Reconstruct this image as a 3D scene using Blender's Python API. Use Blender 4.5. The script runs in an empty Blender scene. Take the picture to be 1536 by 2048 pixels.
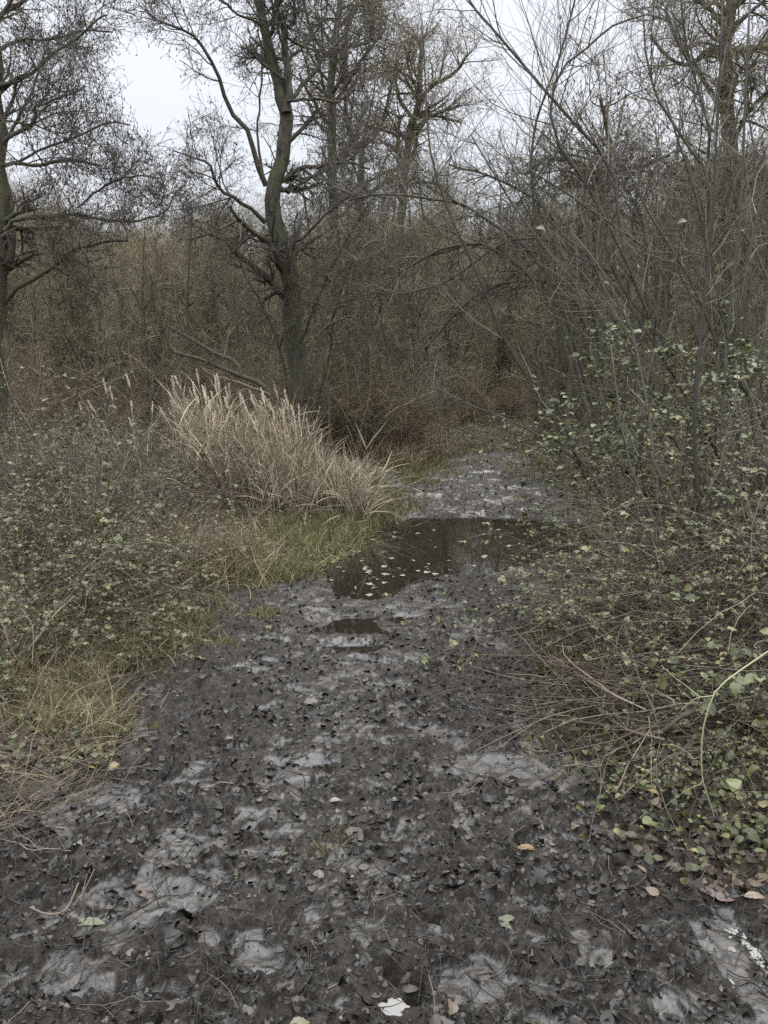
import bpy, math, random
import numpy as np
from mathutils import Vector, Matrix

# ------------------------------------------------------------------ camera, sky, light
C = bpy.context.scene.collection
sc = bpy.context.scene
F_PX = 1518.0
PITCH = math.radians(9.9)
CAM = np.array([0.0, 0.0, 1.6])
cd = bpy.data.cameras.new('camera')
cam = bpy.data.objects.new('camera', cd)
C.objects.link(cam)
cam.location = CAM
cam.rotation_euler = (math.radians(90) - PITCH, 0, 0)
cd.sensor_fit = 'VERTICAL'
cd.sensor_height = 36
cd.lens = 36 * F_PX / 2048
cd.clip_start = 0.05
cd.clip_end = 2000
sc.camera = cam

SUN_EL, SUN_ROT = math.radians(38), math.radians(200)
w = bpy.data.worlds.new('World')
sc.world = w
w.use_nodes = True
nt = w.node_tree
for n in list(nt.nodes): nt.nodes.remove(n)
out = nt.nodes.new('ShaderNodeOutputWorld')
bg = nt.nodes.new('ShaderNodeBackground')
sky = nt.nodes.new('ShaderNodeTexSky')
sky.sky_type = 'NISHITA'
sky.sun_disc = False
sky.sun_elevation = SUN_EL
sky.sun_rotation = SUN_ROT
sky.dust_density = 6
sky.air_density = 1.0
tc = nt.nodes.new('ShaderNodeTexCoord')
sx = nt.nodes.new('ShaderNodeSeparateXYZ')
nt.links.new(tc.outputs['Generated'], sx.inputs[0])
ramp = nt.nodes.new('ShaderNodeValToRGB')          # overcast cloud layer: brighter overhead
cr = ramp.color_ramp
cr.elements[0].position = 0.0; cr.elements[0].color = (0.64, 0.665, 0.715, 1)
cr.elements[1].position = 1.0; cr.elements[1].color = (4.0, 4.2, 4.5, 1)
e = cr.elements.new(0.42); e.color = (0.79, 0.83, 0.90, 1)
e = cr.elements.new(0.62); e.color = (2.85, 3.0, 3.22, 1)
nt.links.new(sx.outputs['Z'], ramp.inputs[0])
cl = nt.nodes.new('ShaderNodeTexNoise'); cl.inputs['Scale'].default_value = 1.6; cl.inputs['Detail'].default_value = 3
nt.links.new(tc.outputs['Generated'], cl.inputs['Vector'])
clm = nt.nodes.new('ShaderNodeMapRange')
clm.inputs['To Min'].default_value = 0.93; clm.inputs['To Max'].default_value = 1.05
nt.links.new(cl.outputs[0], clm.inputs['Value'])
sc1 = nt.nodes.new('ShaderNodeVectorMath'); sc1.operation = 'SCALE'
nt.links.new(ramp.outputs[0], sc1.inputs[0]); nt.links.new(clm.outputs[0], sc1.inputs['Scale'])
sc2 = nt.nodes.new('ShaderNodeVectorMath'); sc2.operation = 'SCALE'
sc2.inputs['Scale'].default_value = 10.0
nt.links.new(sc1.outputs[0], sc2.inputs[0])
mx = nt.nodes.new('ShaderNodeMix'); mx.data_type = 'RGBA'; mx.inputs[0].default_value = 0.97
nt.links.new(sky.outputs[0], mx.inputs[6]); nt.links.new(sc2.outputs[0], mx.inputs[7])
nt.links.new(mx.outputs[2], bg.inputs['Color'])
bg.inputs['Strength'].default_value = 0.1
nt.links.new(bg.outputs[0], out.inputs[0])

sd = bpy.data.lights.new('sun', 'SUN')
sd.energy = 1.0
sd.angle = math.radians(40)
sd.color = (1.0, 0.93, 0.82)
so = bpy.data.objects.new('sun', sd)
C.objects.link(so)
so.rotation_euler = (math.radians(90) - SUN_EL, 0, math.radians(180) - SUN_ROT + math.radians(180))
sc.view_settings.view_transform = 'Standard'
sc.view_settings.look = 'None'
sc.view_settings.gamma = 1
sc.view_settings.exposure = 0.33
sc.render.engine = 'CYCLES'
sc.cycles.use_denoising = False
sc.cycles.max_bounces = 5
sc.cycles.diffuse_bounces = 3
sc.cycles.glossy_bounces = 3
sc.cycles.transmission_bounces = 4
sc.cycles.sample_clamp_indirect = 4

RNG = np.random.default_rng(11)
U3 = np.array([0, 0, 1.0])

# ------------------------------------------------------------------ pixel helpers
_F = np.array([0, math.cos(PITCH), -math.sin(PITCH)])
_U = np.array([0, math.sin(PITCH), math.cos(PITCH)])
_R = np.array([1.0, 0, 0])
def ray(px, py):
    return _F + _R * ((px - 768) / F_PX) + _U * ((1024 - py) / F_PX)
def at(px, py, Y):
    d = ray(px, py)
    return CAM + d * (Y / d[1])
def gp(px, py, z=0.0):
    d = ray(px, py)
    return CAM + d * ((z - CAM[2]) / d[2])

# ------------------------------------------------------------------ noise
_lat = np.random.default_rng(3).random((256, 256))
def vnoise(x, y):
    xi = np.floor(x).astype(np.int64); yi = np.floor(y).astype(np.int64)
    fx = x - xi; fy = y - yi
    fx = fx * fx * fx * (fx * (fx * 6 - 15) + 10); fy = fy * fy * fy * (fy * (fy * 6 - 15) + 10)
    a = _lat[xi & 255, yi & 255]; b = _lat[(xi + 1) & 255, yi & 255]
    c = _lat[xi & 255, (yi + 1) & 255]; d = _lat[(xi + 1) & 255, (yi + 1) & 255]
    return (a * (1 - fx) + b * fx) * (1 - fy) + (c * (1 - fx) + d * fx) * fy
def sn(x, y, wl, seed=0):                            # signed noise, wavelength wl metres
    a = 0.6 + seed * 1.37
    ca, sa = math.cos(a), math.sin(a)
    return vnoise((x * ca - y * sa) / wl + seed * 17.3, (x * sa + y * ca) / wl + seed * 31.7) * 2 - 1
def sstep(a, b, x):
    t = np.clip((x - a) / (b - a), 0, 1)
    return t * t * (3 - 2 * t)

# ------------------------------------------------------------------ ground shape
_left = [(-300, 2048), (-120, 1760), (60, 1590), (170, 1470), (240, 1340), (350, 1240), (520, 1165), (640, 1120),
         (735, 1085), (740, 1045), (752, 1010), (790, 972), (835, 945), (890, 924), (925, 912), (935, 905)]
_right = [(1750, 2048), (1500, 1810), (1260, 1630), (1140, 1490), (1090, 1330), (1100, 1200), (1175, 1120), (1195, 1070),
          (1165, 1015), (1130, 965), (1095, 932), (1075, 915), (1070, 905)]
def _edge(pts):
    p = np.array([gp(a, b)[:2] for a, b in pts])
    p = p[np.argsort(p[:, 1])]
    return p[:, 1], p[:, 0]
_ly, _lx = _edge(_left); _ry, _rx = _edge(_right)
def path_d(x, y):                                    # signed distance outside the muddy track
    wob = 0.16 * sn(x, y, 0.5, 5) + 0.08 * sn(x, y, 0.17, 6)
    l = np.interp(y, _ly, _lx); r = np.interp(y, _ry, _rx)
    dl = l - x; dr = x - r
    d = np.maximum(dl, dr)
    e = np.clip((y - 15.3) / 3, 0, 3) + .25 * sstep(12, 15, y) * sn(x, y, .9, 69)
    return d + wob + e, dl > dr
_pp = [gp(a, b)[:2] for a, b in [(745, 1042), (900, 1036), (1060, 1038), (1150, 1046), (1195, 1062), (1185, 1090), (1120, 1112),
                                 (1010, 1136), (880, 1146), (800, 1165), (745, 1192), (690, 1180), (665, 1145), (705, 1118), (738, 1095), (740, 1065)]]
_pp = np.array(_pp)
def poly_sd(x, y, P):
    d = np.full(x.shape, 1e9); inside = np.zeros(x.shape, bool)
    n = len(P)
    for i in range(n):
        a = P[i]; b = P[(i + 1) % n]
        ex, ey = b - a
        wx = x - a[0]; wy = y - a[1]
        t = np.clip((wx * ex + wy * ey) / (ex * ex + ey * ey), 0, 1)
        d = np.minimum(d, (wx - t * ex) ** 2 + (wy - t * ey) ** 2)
        c = ((a[1] <= y) != (b[1] <= y)) & (x < a[0] + (y - a[1]) / (ey if abs(ey) > 1e-9 else 1e-9) * ex)
        inside ^= c
    d = np.sqrt(d)
    return np.where(inside, -d, d)
# small puddles in the mud: px, py, half length in x and y (metres)
PUDDLES = [(335, 1995, .06, .02), (775, 2015, .045, .035), (793, 1966, .035, .015), (853, 1893, .04, .025), (866, 1862, .025, .01),
           (700, 1612, .03, .04), (625, 1583, .05, .02), (1165, 1972, .04, .015), (640, 1540, .05, .03), (845, 1430, .03, .05), (870, 1335, .04, .06), (700, 1300, .12, .08),
           (690, 1255, .25, .15), (190, 2005, .04, .012), (850, 997, .2, .12), (800, 1015, .2, .12)]
_pud = [(gp(a, b)[0], gp(a, b)[1], c, d) for a, b, c, d in PUDDLES]
def wetness(x, y):
    cx = np.interp(y, [1.5, 2.2, 3, 4.5, 6, 9], [.05, -.12, -.24, -.2, -.1, .3])
    w_ = np.interp(y, [1.5, 3, 5, 7], [.25, .24, .42, .7])
    return np.exp(-((x + .5 * w_ * sn(x, y, .6, 68) - cx) / w_) ** 2) * sstep(1.0, 2.6, y)
def ground(x, y, want_pool=False):
    x = np.asarray(x, float); y = np.asarray(y, float)
    d, isl = path_d(x, y)
    inp = sstep(0.12, -0.12, d)
    bank = 0.10 * sstep(-0.1, 0.5, d) + np.where(isl, 0.22, 0.30) * sstep(0.2, 1.8, d) + 0.3 * sstep(2, 14, d)
    bank = bank * (0.5 + 0.5 * sstep(1.5, 4, y)) * (1 - 0.75 * sstep(8, 13, y) * sstep(3, 0, np.abs(x - 2)))
    bank = bank * (1 - 0.85 * sstep(2.2, .6, np.abs(y - 8.0)) * isl * sstep(-3.2, -1.2, x))
    bank = bank + (0.05 * sn(x, y, 0.9, 1) + 0.03 * sn(x, y, 0.35, 2)) * (1 - inp)
    big = 0.012 * sn(x, y, 0.8, 3)
    wx = .035 * sn(x, y, .11, 61) + .012 * sn(x, y, .04, 63); wy = .035 * sn(x, y, .11, 62) + .012 * sn(x, y, .04, 64)
    x0, y0 = x, y; x, y = x + wx, y + wy
    c1 = sn(x, y, 0.30, 4); c2 = sn(x, y, 0.14, 7); c3 = sn(x, y, 0.07, 8); c4 = sn(x, y, 0.033, 9); c5 = sn(x, y, .016, 10)
    clod = 0.016 * c1 + 0.022 * (0.5 - np.abs(c2)) + 0.030 * (0.42 - np.abs(c3)) + 0.020 * (.42 - np.abs(c4)) + 0.008 * c5
    x, y = x0, y0
    pit = -0.035 * sstep(0.45, 0.75, sn(x, y, 0.26, 12)) - 0.03 * sstep(.35, .7, sn(x, y, .19, 13) * .5 + sn(x, y, .3, 15) * .6)
    wet = wetness(x, y)
    amp = (1 - 0.4 * wet) * (1 + .35 * sstep(5, 2.5, y))
    base = 0.036 - 0.010 * wet * sstep(7.2, 5.0, y) - .026 * wet * sstep(5., 6.2, y) + big
    rough = (clod + pit * (1 - wet)) * amp
    lev = -0.0165 + .013 * c1 + 0.0205 * wet + .002 * sn(x, y, .55, 66) + .0045 * sn(x, y, .2, 67) + .012 * sn(x, y, .085, 70) 
    pool = sstep(.0045, -.001, rough - lev)
    rough = np.where(rough > lev, rough, lev + (rough - lev) * .22)
    mud = base + rough
    mud = mud + .012 * sstep(3, 1.2, y)
    far = sstep(7, 12, y)
    mud = mud + 0.02 * far
    z = bank + mud * inp + (1 - inp) * (clod * 0.8 + 0.03)
    for (qx, qy, a, b) in _pud:
        q = (((x - qx) / (a * 1.45)) ** 2 + ((y - qy) / (b * 1.45)) ** 2) * np.clip(1 + .9 * c2 + .7 * c3, .15, 4)
        m = np.exp(-q ** 1.5 * 0.9)
        z = z * (1 - m) + m * (-0.009 + 0.13 * clod)
    sd = poly_sd(x, y, _pp) + 0.12 * sn(x, y, 0.4, 11) + .05 * sn(x, y, .13, 14)
    m = sstep(0.25, -0.15, sd)
    z = z * (1 - m) + m * (-0.05 + 0.004 * c3)
    if want_pool: return z, pool * inp * (1 - m)
    return z
def on_ground(px, py, off=0.0):
    z = 0.0
    for _ in range(6):
        p = gp(px, py, z); z = float(ground(p[0], p[1])) + off
    p[2] = z
    return p

# ------------------------------------------------------------------ mesh helpers
def norm(v):
    return v / np.maximum(np.linalg.norm(v, axis=-1, keepdims=True), 1e-9)
class MB:
    def __init__(s): s.v = []; s.f = []; s.r = []; s.m = []; s.n = 0
    def add(s, V, Fq, rnd=None, mat=0):
        V = np.asarray(V, float).reshape(-1, 3); Fq = np.asarray(Fq)
        s.v.append(V); s.f.append(Fq + s.n); s.n += len(V)
        s.r.append(np.full(len(V), 0.5) if rnd is None else np.broadcast_to(rnd, (len(V),)).astype(float))
        s.m.append(np.full(len(Fq), mat, np.int32))
        return s
    def tubes(s, P, R, sides=3, rnd=None, mat=0, flat=None):
        P = np.asarray(P, float)
        if P.ndim == 2: P = P[None]; R = np.asarray(R, float)[None]
        N, K, _ = P.shape
        if N == 0: return s
        T = np.empty_like(P)
        T[:, 1:-1] = P[:, 2:] - P[:, :-2]; T[:, 0] = P[:, 1] - P[:, 0]; T[:, -1] = P[:, -1] - P[:, -2]
        T = norm(T)
        ref = norm(RNG.normal(size=(N, 1, 3)))
        ax = norm(P[:, -1] - P[:, 0])[:, None]
        ref = norm(ref - ax * np.sum(ref * ax, -1, keepdims=True))
        A = norm(ref - T * np.sum(ref * T, -1, keepdims=True)); B = np.cross(T, A)
        th = np.arange(sides) * 2 * math.pi / sides
        ring = A[:, :, None] * np.cos(th)[None, None, :, None] + B[:, :, None] * np.sin(th)[None, None, :, None]
        V = P[:, :, None] + ring * R[:, :, None, None]
        b = (np.arange(N)[:, None, None] * K + np.arange(K - 1)[None, :, None]) * sides
        j = np.arange(sides)[None, None]; j2 = (j + 1) % sides
        Fq = np.stack([b + j, b + j2, b + sides + j2, b + sides + j], -1).reshape(-1, 4)
        r = None if rnd is None else np.repeat(rnd, K * sides)
        s.add(V, Fq, r if r is not None else np.repeat(RNG.random(N), K * sides), mat)
        if sides >= 5:                                # closed ends
            e = (np.arange(N) * K + K - 1)[:, None] * sides + np.arange(sides)[None]
            s.f.append(np.stack([e[:, 0], e[:, 1], e[:, 2], e[:, 3]], -1) + s.n - N * K * sides); s.m.append(np.full(N, mat, np.int32))
            if sides >= 6:
                for q in range(3, sides - 1, 2):
                    c_ = min(q + 2, sides) % sides
                    s.f.append(np.stack([e[:, 0], e[:, q], e[:, q + 1], e[:, (q + 2) % sides]], -1) + s.n - N * K * sides) if c_ else s.f.append(np.stack([e[:, 0], e[:, q], e[:, q + 1], e[:, q + 1]], -1)[:0] + 0)
                    s.m.append(np.full(N if c_ else 0, mat, np.int32))
        return s
    def ribbons(s, P, W, side=None, rnd=None, mat=0):
        N, K, _ = P.shape
        T = np.empty_like(P)
        T[:, 1:-1] = P[:, 2:] - P[:, :-2]; T[:, 0] = P[:, 1] - P[:, 0]; T[:, -1] = P[:, -1] - P[:, -2]
        if side is None: side = RNG.normal(size=(N, 1, 3)) * [1, 1, .25]
        S = norm(np.cross(T, side))
        V = np.stack([P - S * W[:, :, None], P + S * W[:, :, None]], 2)
        b = (np.arange(N)[:, None] * K + np.arange(K - 1)[None]) * 2
        Fq = np.stack([b, b + 1, b + 3, b + 2], -1).reshape(-1, 4)
        r = RNG.random(N) if rnd is None else rnd
        return s.add(V, Fq, np.repeat(r, K * 2), mat)
    def leaves(s, pos, fwd, nor, L, Wd, curl=0.15, fold=0.15, st=5, rnd=None, mat=0, jag=0.0):
        N = len(pos)
        if N == 0: return s
        fwd = norm(fwd); nor = norm(nor - fwd * np.sum(nor * fwd, -1, keepdims=True)); sd = np.cross(fwd, nor)
        t = np.linspace(0, 1, st)
        wd = np.sin(math.pi * np.clip(t, .03, .985) ** 0.85) ** 0.8
        L = np.broadcast_to(L, (N,)); Wd = np.broadcast_to(Wd, (N,)); curl = np.broadcast_to(curl, (N,)); fold = np.broadcast_to(fold, (N,))
        cu = np.array([-1, 0, 1.0])
        ww = wd[None, :, None] * cu[None, None] * np.ones((N, 1, 1))
        if jag: ww = ww * (1 + RNG.uniform(-jag, jag, ww.shape))
        tw = RNG.uniform(-.35, .35, N)
        zz = -curl[:, None, None] * (4 * (t - .4) ** 2)[None, :, None] * L[:, None, None] + fold[:, None, None] * np.abs(ww) * Wd[:, None, None] \
            + tw[:, None, None] * (t[None, :, None] - .5) * ww * Wd[:, None, None] * 2
        if jag: zz = zz + RNG.normal(size=zz.shape) * .07 * Wd[:, None, None]
        V = pos[:, None, None] + fwd[:, None, None] * (t[None, :, None, None] * L[:, None, None, None]) + \
            sd[:, None, None] * (ww * Wd[:, None, None])[..., None] + nor[:, None, None] * zz[..., None]
        b = np.arange(N)[:, None, None] * (st * 3) + np.arange(st - 1)[None, :, None] * 3 + np.arange(2)[None, None]
        Fq = np.stack([b, b + 1, b + 4, b + 3], -1).reshape(-1, 4)
        r = RNG.random(N) if rnd is None else rnd
        return s.add(V, Fq, np.repeat(r, st * 3), mat)
    def build(s, name, mats, parent=None, smooth=True, label=None):
        me = bpy.data.meshes.new(name)
        V = np.concatenate(s.v); Fq = np.concatenate([f for f in s.f if len(f)]).astype(np.int32)
        me.vertices.add(len(V)); me.vertices.foreach_set('co', V.astype(np.float32).ravel())
        me.loops.add(Fq.size); me.loops.foreach_set('vertex_index', Fq.ravel())
        me.polygons.add(len(Fq)); me.polygons.foreach_set('loop_start', np.arange(0, Fq.size, Fq.shape[1], dtype=np.int32))
        mi = np.concatenate([m for m in s.m if len(m)])
        if mi.max() > 0: me.polygons.foreach_set('material_index', mi)
        me.polygons.foreach_set('use_smooth', np.full(len(Fq), smooth))
        me.update(calc_edges=True)
        a = me.attributes.new('rnd', 'FLOAT', 'POINT'); a.data.foreach_set('value', np.concatenate(s.r).astype(np.float32))
        for m in (mats if isinstance(mats, (list, tuple)) else [mats]): me.materials.append(m)
        o = bpy.data.objects.new(name, me); C.objects.link(o)
        if parent is not None: o.parent = parent
        if label: o['label'] = label
        return o
def tag(o, label, cat, group=None):
    o['label'] = label; o['category'] = cat
    if group: o['group'] = group
    return o
def thing(name, label, cat, group=None, loc=(0, 0, 0), rz=0.0):
    o = bpy.data.objects.new(name, None); C.objects.link(o)
    o.empty_display_size = .2
    o.location = loc; o.rotation_euler = (0, 0, rz)
    return tag(o, label, cat, group)
def dup(root, loc, rz=0.0, scale=1.0, label=None, group=None, rot=None, kids_=None):
    r = root.copy(); C.objects.link(r)
    r.location = loc; r.rotation_euler = rot if rot is not None else (0, 0, rz)
    r.scale = (scale,) * 3 if np.isscalar(scale) else scale
    if label: r['label'] = label
    if group: r['group'] = group
    for ch in (kids_ if kids_ is not None else root.children):
        c = ch.copy(); C.objects.link(c); c.parent = r
    return r
def kind(o, k): o['kind'] = k; return o

def spline(pts, K, rad=None):
    pts = np.asarray(pts, float)
    P = np.vstack([2 * pts[0] - pts[1], pts, 2 * pts[-1] - pts[-2]])
    n = len(pts) - 1
    u = np.linspace(0, n, K); i = np.minimum(u.astype(int), n - 1); t = (u - i)[:, None]
    p0, p1, p2, p3 = P[i], P[i + 1], P[i + 2], P[i + 3]
    q = 0.5 * ((2 * p1) + (-p0 + p2) * t + (2 * p0 - 5 * p1 + 4 * p2 - p3) * t ** 2 + (-p0 + 3 * p1 - 3 * p2 + p3) * t ** 3)
    if rad is None: return q
    return q, np.interp(u, np.arange(n + 1), rad)
def grow(P0, D, L, K, wob, up, rng=None):
    rng = rng or RNG
    N = len(P0); out = np.empty((N, K, 3)); out[:, 0] = P0; d = norm(D)
    L = np.broadcast_to(L, (N,))
    drift = rng.normal(size=(N, 3)) * wob * .5
    for k in range(1, K):
        d = norm(d + rng.normal(size=(N, 3)) * wob + drift + U3 * up)
        out[:, k] = out[:, k - 1] + d * (L / (K - 1))[:, None]
    return out
def kids(P, R, n, t=(.2, 1.), ang=(30, 60), L=(.3, .6), absL=False, K=4, wob=.15, up=.03, rr=.6, rmin=.002, tip=.4, flat=0.0, bias=None):
    N, Kp, _ = P.shape
    idx = np.repeat(np.arange(N), n)
    M = len(idx)
    tt = RNG.uniform(t[0], t[1], M)
    f = np.minimum(tt * (Kp - 1), Kp - 1.001); i = f.astype(int); fr = (f - i)[:, None]
    p = P[idx, i] * (1 - fr) + P[idx, i + 1] * fr
    T = norm(P[idx, i + 1] - P[idx, i])
    r = R[idx, i] * (1 - fr[:, 0]) + R[idx, i + 1] * fr[:, 0]
    q = RNG.normal(size=(M, 3)); q[:, 2] *= (1 - flat)
    if bias is not None: q = q + np.asarray(bias)
    q = norm(q - T * np.sum(q * T, -1, keepdims=True))
    a = np.radians(RNG.uniform(ang[0], ang[1], M))[:, None]
    D = T * np.cos(a) + q * np.sin(a)
    if absL: LL = RNG.uniform(L[0], L[1], M) * (1 - .35 * tt)
    else:
        pl = np.linalg.norm(np.diff(P, axis=1), axis=-1).sum(1)[idx]
        LL = RNG.uniform(L[0], L[1], M) * pl * (1 - .45 * tt)
    P2 = grow(p, D, LL, K, wob, up)
    r0 = np.maximum(r * rr * RNG.uniform(.7, 1.1, M), rmin)
    R2 = r0[:, None] * np.linspace(1, tip, K)[None]
    return P2, np.maximum(R2, rmin * .7)

# ------------------------------------------------------------------ materials
def mat_base(name):
    m = bpy.data.materials.new(name); m.use_nodes = True
    n = m.node_tree; p = n.nodes['Principled BSDF']
    return m, n, p
def ramp_node(n, cols):
    r = n.nodes.new('ShaderNodeValToRGB'); c = r.color_ramp
    c.elements[0].position = cols[0][0]; c.elements[0].color = (*cols[0][1], 1)
    c.elements[1].position = cols[-1][0]; c.elements[1].color = (*cols[-1][1], 1)
    for q, cc in cols[1:-1]:
        e = c.elements.new(q); e.color = (*cc, 1)
    return r
def noise(n, scale, detail=4, rough=.6, coord='Object', stretch=None):
    t = n.nodes.new('ShaderNodeTexCoord'); x = n.nodes.new('ShaderNodeTexNoise')
    x.inputs['Scale'].default_value = scale; x.inputs['Detail'].default_value = detail; x.inputs['Roughness'].default_value = rough
    if stretch:
        mp = n.nodes.new('ShaderNodeMapping'); mp.inputs['Scale'].default_value = stretch
        n.links.new(t.outputs[coord], mp.inputs[0]); n.links.new(mp.outputs[0], x.inputs['Vector'])
    else: n.links.new(t.outputs[coord], x.inputs['Vector'])
    return x
def bark(name, dark, light, moss, mossamt=.5, scale=14, bump=.6):
    m, n, p = mat_base(name)
    a = noise(n, scale, 6, .7, stretch=(1, 1, .25)); r = ramp_node(n, [(.3, dark), (.7, light)])
    n.links.new(a.outputs[0], r.inputs[0])
    b = noise(n, 1.7, 4, .7); mr = n.nodes.new('ShaderNodeMapRange')
    mr.inputs['From Min'].default_value = .45; mr.inputs['From Max'].default_value = .65; mr.inputs['To Max'].default_value = mossamt
    n.links.new(b.outputs[0], mr.inputs['Value'])
    mix = n.nodes.new('ShaderNodeMix'); mix.data_type = 'RGBA'; mix.inputs[7].default_value = (*moss, 1)
    n.links.new(mr.outputs[0], mix.inputs[0]); n.links.new(r.outputs[0], mix.inputs[6])
    n.links.new(mix.outputs[2], p.inputs['Base Color'])
    p.inputs['Roughness'].default_value = .85; p.inputs['Specular IOR Level'].default_value = .25
    if bump:
        bp = n.nodes.new('ShaderNodeBump'); bp.inputs['Strength'].default_value = bump; bp.inputs['Distance'].default_value = .05
        n.links.new(a.outputs[0], bp.inputs['Height']); n.links.new(bp.outputs[0], p.inputs['Normal'])
    return m
def ranmat(name, cols, rough=.6, spec=.4, trans=0.0, sp_noise=None, objvar=0.0, bump=0.0):
    """colour by the per-piece 'rnd' attribute"""
    m, n, p = mat_base(name)
    at_ = n.nodes.new('ShaderNodeAttribute'); at_.attribute_name = 'rnd'
    r = ramp_node(n, cols); n.links.new(at_.outputs['Fac'], r.inputs[0])
    col = r.outputs[0]
    if sp_noise:
        x = noise(n, sp_noise, 5, .7); mr = n.nodes.new('ShaderNodeMapRange'); mr.inputs['To Min'].default_value = .45; mr.inputs['To Max'].default_value = 1.5
        n.links.new(x.outputs[0], mr.inputs['Value'])
        v = n.nodes.new('ShaderNodeVectorMath'); v.operation = 'SCALE'
        n.links.new(col, v.inputs[0]); n.links.new(mr.outputs[0], v.inputs['Scale']); col = v.outputs[0]
        if bump:
            bp = n.nodes.new('ShaderNodeBump'); bp.inputs['Strength'].default_value = bump; bp.inputs['Distance'].default_value = .004
            n.links.new(x.outputs[0], bp.inputs['Height']); n.links.new(bp.outputs[0], p.inputs['Normal'])
    if objvar:
        oi = n.nodes.new('ShaderNodeObjectInfo'); mr = n.nodes.new('ShaderNodeMapRange')
        mr.inputs['To Min'].default_value = 1 - objvar; mr.inputs['To Max'].default_value = 1 + objvar
        n.links.new(oi.outputs['Random'], mr.inputs['Value'])
        v = n.nodes.new('ShaderNodeVectorMath'); v.operation = 'SCALE'
        n.links.new(col, v.inputs[0]); n.links.new(mr.outputs[0], v.inputs['Scale']); col = v.outputs[0]
    n.links.new(col, p.inputs['Base Color'])
    p.inputs['Roughness'].default_value = rough; p.inputs['Specular IOR Level'].default_value = spec
    if trans:
        tb = n.nodes.new('ShaderNodeBsdfTranslucent'); n.links.new(col, tb.inputs[0])
        ms = n.nodes.new('ShaderNodeMixShader'); ms.inputs[0].default_value = trans
        o = n.nodes['Material Output']
        n.links.new(p.outputs[0], ms.inputs[1]); n.links.new(tb.outputs[0], ms.inputs[2]); n.links.new(ms.outputs[0], o.inputs[0])
    return m
M_bark = bark('alder_bark', (.02, .018, .013), (.14, .125, .092), (.085, .09, .045), .65, 20, 1.0)
M_bark_mossy = bark('mossy_bark', (.035, .033, .02), (.15, .135, .095), (.11, .115, .05), .7, 30, 1.0)
M_twig = ranmat('alder_twig', [(0, (.05, .043, .033)), (1, (.14, .125, .098))], .8, .2)
M_catkin = ranmat('alder_catkin', [(0, (.04, .033, .026)), (1, (.11, .092, .072))], .9, .1)
M_bgtwig = ranmat('wood_twig', [(0, (.075, .062, .039)), (.6, (.18, .150, .098)), (1, (.36, .31, .21))], .9, .1, objvar=.25)
M_bgtrunk = bark('wood_trunk', (.035, .032, .023), (.13, .12, .085), (.085, .095, .045), .5, 10, 0)
M_stem = ranmat('shrub_stem', [(0, (.028, .025, .017)), (.6, (.075, .068, .046)), (1, (.19, .17, .12))], .7, .3, sp_noise=25)
M_redtwig = ranmat('scrub_twig', [(0, (.065, .045, .027)), (.7, (.16, .117, .073)), (1, (.31, .24, .155))], .8, .2, objvar=.2)
M_darkcane = ranmat('dark_cane', [(0, (.03, .022, .015)), (.7, (.09, .068, .048)), (1, (.22, .175, .13))], .7, .3)
M_cane = ranmat('dead_cane', [(0, (.06, .043, .031)), (.7, (.17, .13, .095)), (1, (.38, .31, .235))], .7, .3)
M_reed = ranmat('reed_straw', [(0, (.10, .079, .05)), (.5, (.27, .218, .148)), (1, (.53, .445, .325))], .6, .3, .15)
M_plume = ranmat('reed_plume', [(0, (.42, .355, .265)), (1, (.74, .645, .51))], .9, .1, .2)
M_grass = ranmat('grass_blade', [(0, (.045, .052, .018)), (.45, (.105, .108, .04)), (.75, (.20, .175, .08)), (1, (.34, .28, .16))], .6, .3, .2)
M_straw = ranmat('dry_grass', [(0, (.10, .075, .045)), (.5, (.23, .18, .11)), (1, (.42, .34, .23))], .7, .2, .15)
M_leaf = ranmat('bramble_leaf', [(0, (.03, .036, .008)), (.5, (.066, .074, .02)), (.85, (.12, .128, .045)), (1, (.21, .155, .06))], .45, .5, .18, sp_noise=60)
M_leafpale = ranmat('pale_leaf', [(0, (.045, .054, .015)), (.5, (.10, .112, .042)), (.9, (.21, .23, .115)), (1, (.27, .22, .09))], .45, .5, .2, sp_noise=50)
M_litter = ranmat('wet_litter', [(0, (.006, .005, .004)), (.6, (.022, .019, .015)), (.92, (.052, .043, .031)), (1, (.11, .088, .062))], .48, .4, 0, sp_noise=40, bump=.5)
M_drylitter = ranmat('bank_litter', [(0, (.018, .014, .010)), (.6, (.05, .039, .027)), (1, (.14, .105, .07))], .65, .3, 0, sp_noise=40, bump=.4)
M_float = ranmat('floating_leaf_skin', [(0, (.07, .065, .04)), (1, (.22, .20, .14))], .4, .5)

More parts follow.
